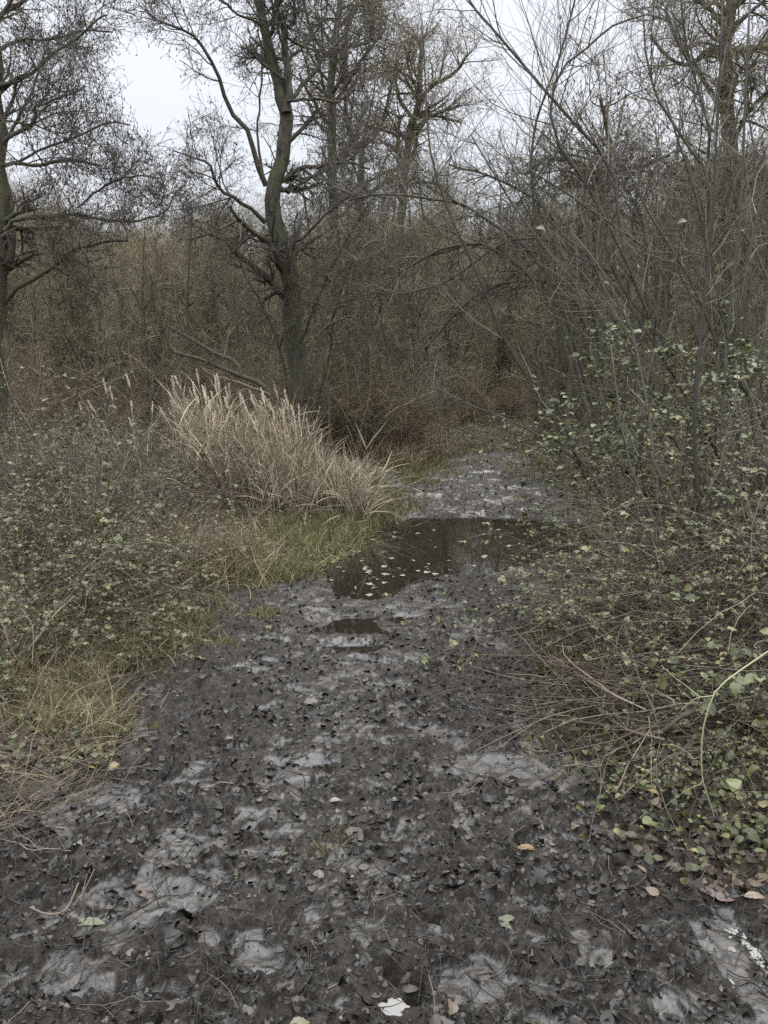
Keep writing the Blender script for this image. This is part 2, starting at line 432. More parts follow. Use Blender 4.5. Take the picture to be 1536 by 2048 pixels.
def ground_mat():
    m, n, p = mat_base('mud_and_soil')
    a = n.nodes.new('ShaderNodeAttribute'); a.attribute_name = 'mud'
    wv = n.nodes.new('ShaderNodeAttribute'); wv.attribute_name = 'wet'
    x1 = noise(n, 14, 9, .78); x2 = noise(n, 70, 6, .7)
    r1 = ramp_node(n, [(.35, (.006, .0046, .003)), (.52, (.022, .0168, .0112)), (.7, (.056, .044, .030))])
    n.links.new(x1.outputs[0], r1.inputs[0])
    r2 = ramp_node(n, [(.3, (.018, .013, .008)), (.5, (.04, .031, .019)), (.7, (.06, .056, .025))])
    n.links.new(x1.outputs[0], r2.inputs[0])
    mix = n.nodes.new('ShaderNodeMix'); mix.data_type = 'RGBA'
    n.links.new(a.outputs['Fac'], mix.inputs[0]); n.links.new(r2.outputs[0], mix.inputs[6]); n.links.new(r1.outputs[0], mix.inputs[7])
    n.links.new(mix.outputs[2], p.inputs['Base Color'])
    x3 = noise(n, 14, 5, .65)
    # slurry pools: smooth and shiny, broken up by fine grit; clods: rough with a few wet glints
    add = n.nodes.new('ShaderNodeMath'); add.operation = 'MULTIPLY_ADD'; add.inputs[1].default_value = .75; add.use_clamp = True
    x4 = noise(n, 45, 7, .75); sm = n.nodes.new('ShaderNodeMapRange'); sm.inputs['From Min'].default_value = .40; sm.inputs['From Max'].default_value = .64
    n.links.new(x4.outputs[0], sm.inputs['Value'])
    sub = n.nodes.new('ShaderNodeMath'); sub.operation = 'MULTIPLY_ADD'; sub.inputs[1].default_value = .5; sub.inputs[2].default_value = 0.0
    n.links.new(sm.outputs[0], sub.inputs[0])
    n.links.new(wv.outputs['Fac'], add.inputs[0]); n.links.new(sub.outputs[0], add.inputs[2])
    mr = n.nodes.new('ShaderNodeMapRange'); mr.inputs['To Min'].default_value = .75; mr.inputs['To Max'].default_value = .13
    n.links.new(add.outputs[0], mr.inputs['Value']); n.links.new(mr.outputs[0], p.inputs['Roughness'])
    m2 = n.nodes.new('ShaderNodeMapRange'); m2.inputs['To Min'].default_value = .2; m2.inputs['To Max'].default_value = .8
    n.links.new(add.outputs[0], m2.inputs['Value']); n.links.new(m2.outputs[0], p.inputs['Specular IOR Level'])
    m3 = n.nodes.new('ShaderNodeMapRange'); m3.inputs['To Min'].default_value = 1.0; m3.inputs['To Max'].default_value = .42
    n.links.new(wv.outputs['Fac'], m3.inputs['Value'])
    bp = n.nodes.new('ShaderNodeBump'); bp.inputs['Distance'].default_value = .012
    n.links.new(m3.outputs[0], bp.inputs['Strength'])
    n.links.new(x2.outputs[0], bp.inputs['Height']); n.links.new(bp.outputs[0], p.inputs['Normal'])
    return m
def water_mat():
    m, n, p = mat_base('pond_water')
    p.inputs['Base Color'].default_value = (.012, .010, .007, 1)
    p.inputs['Roughness'].default_value = .0
    p.inputs['IOR'].default_value = 1.5
    p.inputs['Specular IOR Level'].default_value = .9
    x = noise(n, 5, 3, .5); bp = n.nodes.new('ShaderNodeBump'); bp.inputs['Strength'].default_value = .03; bp.inputs['Distance'].default_value = .01
    n.links.new(x.outputs[0], bp.inputs['Height']); n.links.new(bp.outputs[0], p.inputs['Normal'])
    return m

# ------------------------------------------------------------------ ground and water
def make_ground():
    ys = [-12.0]
    while ys[-1] < 500:
        y = ys[-1]
        if y < .8: st = .35 if y < -1 else .08
        elif y < 9: st = max(.0065, .0036 * y)
        elif y < 30: st = .0042 * y
        else: st = .06 * y
        ys.append(y + st)
    ys = np.array(ys)
    u = np.concatenate([np.linspace(-4, -.8, 24)[:-1], np.linspace(-.8, -.42, 120)[:-1], np.linspace(-.42, .42, 720)[:-1], np.linspace(.42, .8, 120)[:-1], np.linspace(.8, 4, 24)])
    Y, Uu = np.meshgrid(ys, u, indexing='ij')
    X = Uu * (np.maximum(Y, -1) + 2.4)
    Z, pool = ground(X, Y, True)
    ny, nx = X.shape
    b = np.arange(ny - 1)[:, None] * nx + np.arange(nx - 1)[None]
    Fq = np.stack([b, b + 1, b + nx + 1, b + nx], -1).reshape(-1, 4)
    mb = MB(); mb.add(np.stack([X, Y, Z], -1), Fq)
    o = mb.build('ground', ground_mat(), smooth=True)
    d, _ = path_d(X, Y)
    mud = sstep(.15, -.1, d)
    for nm, val in (('mud', mud), ('wet', pool)):
        a = o.data.attributes.new(nm, 'FLOAT', 'POINT'); a.data.foreach_set('value', val.astype(np.float32).ravel())
    kind(o, 'structure')
    P = [(-1.6, .9), (2.0, .9), (3.2, 6), (3.4, 10), (3.2, 12.5), (-.5, 12.5), (-2.4, 9.6), (-2.4, 6.5), (-1.6, 3)]
    me = bpy.data.meshes.new('water'); me.from_pydata([(a, b_, 0) for a, b_ in P], [], [list(range(len(P)))]); me.materials.append(water_mat())
    wo = bpy.data.objects.new('water', me); C.objects.link(wo); kind(wo, 'structure')
make_ground()

# ------------------------------------------------------------------ trees drawn limb by limb
def limb(pts, Y, r_px, K=14, wobY=.6):
    """pts: pixel points; Y: depth or list; r_px: half widths in photo pixels"""
    n = len(pts)
    Ys = np.interp(np.linspace(0, 1, n), [0, 1], Y) if np.ndim(Y) else np.full(n, float(Y))
    p3 = np.array([at(a, b, y) for (a, b), y in zip(pts, Ys)])
    r = np.interp(np.linspace(0, 1, n), np.linspace(0, 1, len(r_px)), r_px) * Ys / F_PX
    P, R = spline(p3, K, r)
    J = RNG.normal(size=P.shape) * R[:, None] * .25; J[0] = 0
    return P + J, R
def catkins(mb, P, n, size, mat=0):
    N, K, _ = P.shape
    idx = RNG.integers(0, N, n); k = RNG.integers(max(1, K - 3), K, n)
    p = P[idx, k]
    L = RNG.uniform(.5, 1.2, n) * size
    d = norm(RNG.normal(size=(n, 3)) * .35 + [0, 0, -1])
    Q = np.stack([p, p + d * (L * .35)[:, None], p + d * L[:, None]], 1)
    w_ = size * RNG.uniform(.12, .22, n)
    mb.tubes(Q, np.stack([w_ * .5, w_, w_ * .35], 1), 3, mat=mat)
def alder(name, label, limbs, trunk_i, n1=7, n2=8, n3=7, L1=(1.0, 2.2), L2=(.4, .95), L3=(.15, .42), rmin=.003, cat=8000, csize=.055, droop=-.03, mats=(M_bark, M_twig, M_catkin), up1=.04, origin=None, weights=None, group=None, n4=0, gap=False):
    o3 = limbs[trunk_i[0]][0][0] if origin is None else origin
    root = thing(name, label, 'tree', group, loc=tuple(o3))
    t = MB(); l = MB()
    for i, (P, R) in enumerate(limbs):
        (t if i in trunk_i else l).tubes(P[None] - o3, R[None], 9 if i in trunk_i else 7)
    t.build('trunk', mats[0], root)
    Ps = np.stack([P for P, R in limbs]) - o3; Rs = np.stack([R for P, R in limbs])
    cnt = np.array([n1] * len(limbs)) if weights is None else np.array(weights)
    P1, R1 = kids(Ps, Rs, cnt, (.25, 1), (35, 75), L1, True, 7, .13, up1, .5, .006)
    c = MB()
    def trim(P, R):                                  # the open patch of sky between the two big alders
        if not gap: return P, R
        Q = P[:, ::2].reshape(-1, 3) + o3 - CAM
        dep = Q @ _F; a = 768 + F_PX * Q[:, 0] / dep; b = 1024 - F_PX * (Q @ _U) / dep
        lo = np.interp(b, [-200, 40, 100, 200, 300, 340], [250, 235, 240, 205, 320, 345]); hi = np.interp(b, [-200, 20, 60, 110, 160, 290, 340], [300, 265, 275, 350, 385, 365, 345])
        q_ = np.repeat(RNG.gamma(1.2, 22, len(P)), P[:, ::2].shape[1]); lo = lo + q_ - 8; hi = hi - q_ + 8
        inn = ((a > lo) & (a < hi) & (b < 340)).reshape(len(P), -1).sum(1)
        k = (inn == 0) | ((inn <= 1) & (RNG.random(len(P)) < .25))
        return P[k], R[k]
    P1, R1 = trim(P1, R1)
    allP = P1; allR = R1
    l.tubes(P1, R1, 5)
    if len(l.v): l.build('limbs', mats[0], root)
    P2, R2 = trim(*kids(allP, allR, n2, (.15, 1), (25, 65), L2, True, 5, .16, up1 * .4, .55, rmin * 1.2))
    c.tubes(P2, R2, 4)
    # twigs also straight off the big limbs
    P2b, R2b = kids(Ps, Rs, np.maximum(cnt // 2, 2), (.35, 1), (30, 80), L2, True, 5, .16, up1 * .4, .25, rmin * 1.2)
    P2b, R2b = trim(P2b, R2b); P2 = np.concatenate([P2, P2b]); R2 = np.concatenate([R2, R2b]); c.tubes(P2b, R2b, 4)
    P3, R3 = trim(*kids(P2, R2, n3, (.15, 1), (25, 70), L3, True, 4, .2, droop, .6, rmin))
    c.tubes(P3, R3, 3)
    if n4:
        P4, R4 = kids(P3, R3, n4, (.2, 1), (25, 70), (.08, .22), True, 3, .2, droop * 2, .7, rmin * .8); c.tubes(P4, R4, 3)
        P3 = np.concatenate([P3[:, -3:], P4])
    c.build('twigs', mats[1], root)
    if cat:
        k = MB(); catkins(k, P3, cat, csize); k.build('catkins', mats[2], root)
    return root

# main leaning alder behind the reeds
Y0 = 13.0
L_ = []
L_.append(limb([(612, 905), (603, 800), (590, 640), (571, 520), (556, 450), (552, 395), (560, 330), (570, 250), (573, 212)], Y0, [26, 21, 18.5, 18, 17, 14.5, 13.5, 13, 12.5]))
L_.append(limb([(572, 225), (556, 170), (541, 120), (531, 60), (515, 0), (500, -80), (490, -180)], Y0, [12, 10.5, 9.5, 8.5, 8, 7, 5]))
L_.append(limb([(574, 225), (577, 160), (569, 90), (566, 52)], Y0 - .1, [8.5, 7, 6, 6.5]))
L_.append(limb([(566, 55), (556, 45), (545, 10), (535, -60)], Y0 - .1, [5, 4, 3]))
L_.append(limb([(566, 56), (585, 48), (590, 20), (583, -20), (590, -90)], [Y0, Y0 - .6], [6, 5, 4, 3]))
L_.append(limb([(574, 203), (600, 199), (635, 199), (665, 203), (680, 200)], Y0 - .2, [5, 4.5, 4, 4.5]))
L_.append(limb([(582, 198), (600, 172), (620, 150), (640, 125), (665, 95), (700, 50), (715, -10)], [Y0, Y0 + 1], [7, 6, 5, 3]))
L_.append(limb([(532, 372), (515, 320), (490, 265), (460, 215), (440, 165), (415, 115), (395, 80), (360, 55), (320, 45), (290, 20)], [Y0, Y0 - 1.2], [9, 8, 7, 6, 5, 4, 3, 2]))
L_.append(limb([(528, 365), (520, 310), (514, 260), (520, 200), (525, 120), (515, 60)], [Y0, Y0 + .8], [5, 4, 3, 3, 2]))
L_.append(limb([(530, 445), (505, 420), (470, 398), (440, 378), (425, 350), (420, 330), (385, 315), (345, 300)], [Y0, Y0 - 1], [7, 6, 5, 4, 3, 2]))
L_.append(limb([(573, 365), (590, 345), (615, 333), (650, 330), (700, 325), (740, 340)], [Y0, Y0 - .5], [8, 7, 6, 4, 3]))
L_.append(limb([(575, 385), (600, 370), (625, 355), (655, 335), (690, 300), (730, 240)], [Y0, Y0 + 1], [6, 5, 5, 4, 3]))
L_.append(limb([(560, 480), (600, 480), (640, 440), (680, 405), (700, 395)], [Y0, Y0 - .8], [5, 4, 4, 3]))
L_.append(limb([(545, 470), (500, 470), (450, 480), (420, 470), (380, 480)], [Y0, Y0 + .4], [4, 3, 3, 2]))
L_.append(limb([(578, 120), (620, 80), (650, 30), (660, -40)], [Y0, Y0 + .7], [4, 4, 3]))
L_.append(limb([(528, 50), (480, 30), (440, 0), (400, -20)], [Y0, Y0 - .7], [4, 3, 2]))
L_.append(limb([(600, 870), (575, 780), (560, 700), (528, 620), (495, 560), (478, 520)], [Y0 - .2, Y0 - .8], [5, 5, 4, 3]))
L_.append(limb([(618, 880), (640, 780), (660, 700), (670, 620), (690, 560), (720, 480)], [Y0 - .1, Y0 - .6], [5, 5, 4, 3]))
L_.append(limb([(596, 700), (620, 640), (650, 560), (700, 470), (740, 400)], [Y0, Y0 - .7], [5, 4, 3]))
L_ = [(P, R * (1 if i < 3 else .62)) for i, (P, R) in enumerate(L_)]
alder('alder_tree', 'big leaning grey alder with forked trunk standing behind the pale reeds', L_, [0, 1, 2],
      weights=[9, 14, 5, 3, 7, 2, 12, 15, 8, 13, 12, 12, 5, 7, 9, 8, 7, 8, 8], n2=8, n3=7, rmin=.0032, cat=11000, csize=.038, L1=(.6, 1.6), L2=(.3,.85), gap=True, origin=at(612, 905, Y0))

# left edge alder
Y1 = 11.0
L_ = []
L_.append(limb([(-25, 860), (-12, 700), (-3, 560), (0, 420), (-4, 300), (-10, 180), (-14, 60), (-30, -100)], Y1, [34, 27, 22, 17, 14, 13, 11, 8]))
L_.append(limb([(0, 285), (25, 270), (50, 255), (72, 240), (70, 215), (110, 200), (165, 178)], [Y1, Y1 - 1], [6, 6, 6, 5, 3, 2]))
L_.append(limb([(0, 330), (40, 328), (85, 332), (110, 322), (150, 322), (200, 330)], [Y1, Y1 - .4], [6, 5, 5, 4, 3]))
L_.append(limb([(8, 462), (22, 442), (60, 436), (110, 434), (150, 428), (210, 440), (268, 443)], Y1 - .3, [7, 6, 5, 5, 4, 4]))
L_.append(limb([(268, 443), (310, 432), (335, 418), (352, 385), (370, 370)], [Y1 - .3, Y1 + .2], [3, 3, 2.5, 2]))
L_.append(limb([(-5, 615), (40, 575), (85, 545), (120, 525), (150, 500), (200, 485), (255, 480)], [Y1, Y1 - .6], [8, 7, 6, 5, 4, 4]))
L_.append(limb([(0, 185), (30, 160), (70, 140), (110, 105), (150, 80), (190, 40), (215, 30)], [Y1, Y1 - .8], [6, 5, 4, 3, 2]))
L_.append(limb([(0, 100), (25, 85), (60, 78), (110, 78), (170, 60), (225, 65)], [Y1, Y1 + .8], [5, 4, 3, 2]))
L_.append(limb([(5, 300), (30, 250), (60, 190), (75, 150), (90, 100)], [Y1, Y1 + .5], [5, 4, 3, 2]))
L_.append(limb([(0, 30), (50, 0), (90, -40), (130, -100)], Y1, [6, 5, 4]))
L_.append(limb([(30, 330), (80, 300), (150, 275), (220, 245), (260, 250)], [Y1, Y1 + .6], [4, 3, 3, 2]))
L_.append(limb([(155, 415), (190, 385), (230, 362), (270, 352), (320, 355)], [Y1, Y1 - .4], [3, 3, 2]))
L_ = [(P, R * (1 if i < 1 else .68)) for i, (P, R) in enumerate(L_)]
alder('alder_tree', 'alder at the left edge of the photo with long mossy limbs reaching right', L_, [0],
      weights=[12, 12, 12, 10, 10, 8, 14, 13, 10, 10, 13, 11], n2=8, n3=7, rmin=.0027, cat=10000, csize=.038, L1=(.5, 1.3), L2=(.25, .75), gap=True, mats=(M_bark_mossy, M_twig, M_catkin), origin=at(-25, 860, Y1))

# slender alders further back
def slim(label, Yd, trunk, tr, brs, w, **kw):
    L_ = [limb(trunk, Yd, tr)]
    for b in brs: L_.append(limb(b[0], [Yd, Yd + RNG.uniform(-1, 1)], b[1]))
    k = dict(n2=8, n3=6, rmin=.0036, cat=3000, csize=.05, L1=(.8, 1.9), L2=(.4, 1.0), L3=(.2, .5)); k.update(kw)
    return alder('alder_tree', label, L_, [0], weights=w, mats=(M_bark, M_bgtwig, M_catkin), **k)
slim('straight slender alder just right of the big leaning alder, far bank', 18,
     [(668, 840), (670, 600), (668, 400), (668, 250), (664, 150), (672, 60), (682, -20), (690, -120)], [11, 10, 9, 8, 7, 6, 5, 4],
     [([(668, 210), (700, 160), (730, 110), (770, 60)], [4, 3, 2]), ([(666, 120), (630, 80), (610, 20), (600, -50)], [4, 3, 2]), ([(672, 60), (710, 20), (750, -10)], [4, 3, 2]),
      ([(668, 330), (710, 300), (750, 260)], [4, 3, 2]), ([(668, 280), (630, 240), (615, 200)], [3, 2]), ([(668, 100), (720, 90), (765, 75)], [3, 2])], [26, 9, 9, 9, 8, 8, 8])
slim('thin alder with a Y fork between the slender alder and the round crowned one', 20,
     [(727, 850), (726, 600), (724, 420), (724, 330), (722, 295), (700, 275), (692, 200), (690, 100), (700, 20)], [7, 7, 6, 6, 5, 4, 4, 3],
     [([(723, 295), (748, 275), (765, 245), (775, 200), (790, 150)], [4, 3, 3, 2]), ([(692, 190), (720, 150), (745, 130)], [3, 2]), ([(724, 400), (760, 370), (790, 350)], [3, 2])], [14, 9, 7, 7], cat=3500)
slim('round crowned alder at mid distance right of the thin fork', 21,
     [(800, 850), (803, 600), (806, 430), (806, 370), (815, 300), (826, 250), (838, 205), (836, 150), (846, 80)], [9, 9, 8, 8, 7, 7, 5, 4],
     [([(838, 205), (860, 175), (885, 160), (915, 140), (935, 110)], [4, 4, 3, 2]), ([(830, 240), (800, 200), (790, 140), (800, 90)], [4, 3, 2]), ([(800, 380), (795, 300), (800, 230)], [4, 3, 3]),
      ([(838, 190), (815, 130), (825, 70)], [3, 2]), ([(826, 260), (870, 230), (920, 210)], [3, 2])], [22, 10, 10, 8, 8, 9])
slim('tall grey alder behind the right hand thicket with a long level limb', 15,
     [(1465, 900), (1462, 600), (1458, 400), (1455, 250), (1452, 100), (1458, 0), (1450, -120)], [20, 17, 15, 13, 11, 10, 8],
     [([(1455, 105), (1420, 105), (1395, 120), (1370, 130), (1330, 110), (1300, 70)], [6, 5, 4, 3, 2]), ([(1455, 110), (1490, 100), (1536, 97), (1600, 110)], [6, 5, 4, 3]),
      ([(1455, 60), (1420, 20), (1380, -10)], [5, 4, 3]), ([(1456, 240), (1420, 180), (1360, 90), (1330, 20)], [5, 4, 3]), ([(1457, 300), (1500, 220), (1540, 180)], [5, 4, 3]),
      ([(1457, 30), (1500, -10), (1540, -40)], [4, 3])], [22, 13, 9, 9, 10, 9, 8], L1=(.7, 1.6))
slim('dark crooked alder with an arched limb in the right thicket', 12,
     [(1200, 870), (1198, 700), (1196, 500), (1193, 400), (1196, 352)], [12, 12, 11, 10, 9],
     [([(1197, 356), (1175, 335), (1148, 324), (1110, 318), (1085, 322), (1050, 350)], [6, 5, 5, 4, 3]), ([(1197, 352), (1220, 320), (1215, 260), (1200, 200)], [5, 4, 3]),
      ([(1196, 420), (1150, 440), (1068, 462), (968, 478), (860, 512)], [6, 5, 4, 3]), ([(1196, 380), (1240, 340), (1290, 330), (1340, 310)], [5, 4, 3]),
      ([(1196, 500), (1120, 500), (1040, 540), (960, 600)], [5, 4, 3])], [12, 9, 9, 11, 9, 10], cat=1500, L1=(.5, 1.3))

# ------------------------------------------------------------------ background trees and scrub: prototypes and copies
def proto_tree(kind_, H=9.0, lean=.05):
    root = thing('bare_tree', '', 'tree')
    P, R = spline(np.array([[0, 0, -.2], [lean * H * .3, RNG.normal() * .2, H * .3], [lean * H * .5, RNG.normal() * .3, H * .6], [lean * H + RNG.normal() * .3, 0, H * .93]]), 14, [.13, .10, .065, .02])
    P[1:] += RNG.normal(size=P[1:].shape) * .04
    t = MB().tubes(P[None], R[None], 6)
    c = MB()
    n1 = {'bushy': 34, 'open': 26, 'upright': 30}[kind_]
    ang = {'bushy': (45, 85), 'open': (40, 75), 'upright': (18, 42)}[kind_]
    lo = {'bushy': .12, 'open': .3, 'upright': .08}[kind_]
    P1, R1 = kids(P[None], R[None], n1, (lo, .98), ang, (1.6, 3.6), True, 7, .12, .07, .45, .012); t.tubes(P1, R1, 4)
    t.build('trunk', M_bgtrunk, root)
    P2, R2 = kids(P1, R1, 9, (.12, 1), (25, 65), (.6, 1.5), True, 5, .15, .05, .5, .006); c.tubes(P2, R2, 3)
    P3, R3 = kids(P2, R2, 8, (.1, 1), (20, 65), (.25, .75), True, 4, .18, .02, .6, .0048); c.tubes(P3, R3, 3)
    P4, R4 = kids(P3, R3, 2, (.2, 1), (20, 65), (.15, .35), True, 3, .18, 0, .8, .004); c.tubes(P4, R4, 3)
    c.build('crown', M_bgtwig, root)
    return root
def proto_scrub(H=3.2, m=None, spread=.5, n=16):
    root = thing('bare_shrub', '', 'shrub')
    b = RNG.normal(size=(n, 3)) * [.25, .25, 0]
    D = RNG.normal(size=(n, 3)) * [spread, spread, .1] + [0, 0, 1]
    P = grow(b, D, RNG.uniform(.6, 1.1, n) * H, 9, .12, .03)
    R = RNG.uniform(.010, .024, n)[:, None] * np.linspace(1, .25, 9)[None]
    t = MB().tubes(P, R, 4); t.build('stems', m, root)
    c = MB()
    P2, R2 = kids(P, R, 13, (.08, 1), (25, 75), (.4, 1.2), True, 5, .17, .02, .5, .0045); c.tubes(P2, R2, 3)
    P3, R3 = kids(P2, R2, 8, (.1, 1), (25, 75), (.2, .55), True, 4, .2, 0, .6, .0035); c.tubes(P3, R3, 3)
    c.build('twigs', m, root)
    return root
def proto_pole(H=9.0, bend=.4):
    root = thing('bare_tree', '', 'tree')
    P, R = spline(np.array([[0, 0, -.2], [bend * .3, RNG.normal() * .1, H * .35], [bend * .2, RNG.normal() * .15, H * .65], [bend, 0, H]]), 14, [.11, .09, .06, .015])
    t = MB().tubes(P[None], R[None], 6)
    P1, R1 = kids(P[None], R[None], 20, (.3, .98), (25, 60), (.8, 2.0), True, 6, .12, .06, .4, .008); t.tubes(P1, R1, 4)
    t.build('trunk', M_bgtrunk, root); c = MB()
    P2, R2 = kids(P1, R1, 8, (.15, 1), (25, 65), (.4, 1.0), True, 5, .15, .04, .5, .0055); c.tubes(P2, R2, 3)
    P3, R3 = kids(P2, R2, 6, (.1, 1), (20, 65), (.2, .5), True, 4, .18, .0, .6, .0045); c.tubes(P3, R3, 3)
    c.build('crown', M_bgtwig, root)
    return root
skyline = lambda px: np.interp(px, [-100, 100, 200, 300, 380, 440, 520, 650, 800, 900, 960, 1100, 1250, 1400, 1600],
                               [330, 410, 450, 460, 450, 440, 430, 410, 400, 370, 370, 410, 380, 330, 270])
TP = [proto_tree('bushy'), proto_tree('open', lean=.1), proto_tree('upright', lean=-.04), proto_tree('bushy', lean=-.08), proto_tree('upright', lean=.06)]
TL = ['bushy bare tree in the wood', 'open crowned bare tree in the wood', 'upright bare tree in the wood', 'left leaning bushy tree in the wood', 'narrow bare tree in the wood']
def where_is(x, y):
    px = px_of(x, y)
    dep = 'edge' if y < 19 else 'middle' if y < 32 else 'depth'
    i = int(np.searchsorted([60, 330, 540, 680, 850, 1080, 1300], px))
    return dep, ['at the left edge', 'behind the left alder limbs', 'behind the reeds', 'behind the leaning alder', 'right of the leaning alder', 'at the end of the track', 'behind the arching thorn', 'behind the right hand shrubs'][i]
def put(protos, labels, group, i, loc, rz, s):
    r = protos[i]
    if 'wood' in labels[i]:
        labels = list(labels); d_, p_ = where_is(loc[0], loc[1]); labels[i] = labels[i].replace('the wood', 'the %s of the wood %s' % (d_, p_))
    elif 'bank' in labels[i]:
        labels = list(labels); q_ = int(np.searchsorted([2.8, 4.2, 5.8, 7.6, 9.5], loc[1])); e_ = path_d(np.array(loc[0]), np.array(loc[1]))[0] < 1.0
        labels[i] = labels[i] + (' by the mud' if e_ else ' off the mud') + [', nearest row', ', second row', ', halfway up the track', ', near the pond shore', ', beside the pond', ', beyond the pond'][q_]
    if i not in used_sets[id(protos)]:
        used_sets[id(protos)].add(i); r.location = loc; r.rotation_euler = (0, 0, rz); r.scale = (s,) * 3; r['label'] = labels[i]; r['group'] = group
        return r
    return dup(r, loc, rz, s, labels[i], group)
used_sets = {id(TP): set()}
def px_of(x, y): return 768 + F_PX * x / (y / math.cos(PITCH))
rows = [(17.5, 17), (21, 22), (25, 26), (30, 30), (36, 34), (44, 38), (54, 40)]
for yb, n in rows:
    for k in range(n):
        y = yb + RNG.uniform(-1.8, 1.8)
        px = (k + RNG.uniform(.1, .9)) / n * 1800 - 130
        x = (px - 768) / F_PX * y
        if y < 28 and 860 < px < 1080: continue
        top = skyline(px) + RNG.uniform(-10, 130) * (1 if px > 480 else .55)
        H = at(px, top, y)[2]
        s = max(.35, H / 9.6)
        z = float(ground(x, y)) - .05
        put(TP, TL, 'bare trees of the wood beyond the pond', int(RNG.integers(0, 5)), (x, y, z), RNG.uniform(0, 6.28), s)
PP = [proto_pole(), proto_pole(8, -.5)]
PLB = ['slender straight trunk in the wood', 'slender left bending trunk in the wood']
used_sets[id(PP)] = set()
for px, y, top in [(85, 15.5, 440), (170, 17, 450), (255, 16, 460), (120, 20, 470), (330, 18, 430), (440, 16.5, 420), (475, 20, 440), (700, 17, 300), (757, 16, 380), (775, 19, 320), (895, 18.5, 300),
 (1130, 15, 330), (1260, 14, 250), (1330, 16, 230), (1380, 14, 210), (1510, 14, 150), (1070, 21, 350), (860, 22, 250), (640, 20, 300),
                   (30, 17, 420), (215, 14.5, 480), (295, 15.5, 470), (385, 15, 450), (410, 18, 450), (735, 14.5, 420), (840, 16, 340), (1105, 16, 400), (1160, 17.5, 330), (1210, 15, 400), (1300, 14.5, 300), (1430, 15.5, 260)]:
    x = (px - 768) / F_PX * y
    put(PP, PLB, 'slender trunks in the wood', int(RNG.integers(0, 2)), (x, y, float(ground(x, y)) - .05), RNG.normal(0, .6), at(px, top, y)[2] / 9.0)
SP = [proto_scrub(3.0, M_bgtwig), proto_scrub(2.4, M_redtwig, .7), proto_scrub(3.4, M_bgtwig, .35, 20), proto_scrub(2.0, M_redtwig, 1.0, 22)]
SL = ['grey brown leafless shrub in the wood', 'reddish leafless shrub in the wood', 'upright leafless shrub in the wood', 'low reddish tangle in the wood']
used_sets[id(SP)] = set()
for px, y, i, s in [(540, 14.0, 0, .7), (640, 13.9, 1, .7), (690, 14, 2, .6), (720, 13.6, 0, .65), (770, 14.6, 3, .8), (500, 12.8, 0, .5), (600, 15, 2, .8), (450, 12.6, 3, .6), (800, 15.5, 2, .7)]:
    x = (px - 768) / F_PX * y
    put(SP, SL, 'leafless shrubs at the foot of the wood', i, (x, y, float(ground(x, y)) - .05), RNG.uniform(0, 6.28), s)
for yb, n in [(13.5, 12), (16.5, 22), (20, 28), (24.5, 30), (30, 34)]:
    for k in range(n):
        y = yb + RNG.uniform(-1.3, 1.3)
        px = (k + RNG.uniform(.1, .9)) / n * 1750 - 110
        x = (px - 768) / F_PX * y
        if y < 15 and 820 < px < 1130: continue
        if y < 23 and 860 < px < 1085: continue
        s = RNG.uniform(.4, .85)
        put(SP, SL, 'leafless shrubs at the foot of the wood', int(RNG.integers(0, 4)), (x, y, float(ground(x, y)) - .05), RNG.uniform(0, 6.28), s)

# far mass of the wood
def far_wood():
    mb = MB()
    n = 2600
    y = RNG.uniform(58, 90, n); px = RNG.uniform(-250, 1800, n); x = (px - 768) / F_PX * y
    H = np.array([at(a, skyline(a) + RNG.uniform(40, 260) * (1 if a > 480 else .45) + 10, b)[2] for a, b in zip(px, y)])
    P = grow(np.stack([x, y, np.full(n, -.3)], 1), RNG.normal(size=(n, 3)) * [.12, .12, 0] + [0, 0, 1], H, 8, .07, .03)
    R = RNG.uniform(.05, .14, n)[:, None] * np.linspace(1, .2, 8)[None]
    mb.tubes(P, R, 3)
    P2, R2 = kids(P, R, 16, (.05, 1), (20, 70), (1.2, 3.0), True, 4, .15, .05, .5, .022); mb.tubes(P2, R2, 3)
    P3, R3 = kids(P2, R2, 4, (.1, 1), (20, 70), (.6, 1.6), True, 3, .15, .05, .5, .018); mb.tubes(P3, R3, 3)
    kind(mb.build('far_woodland', M_bgtwig), 'stuff')
far_wood()

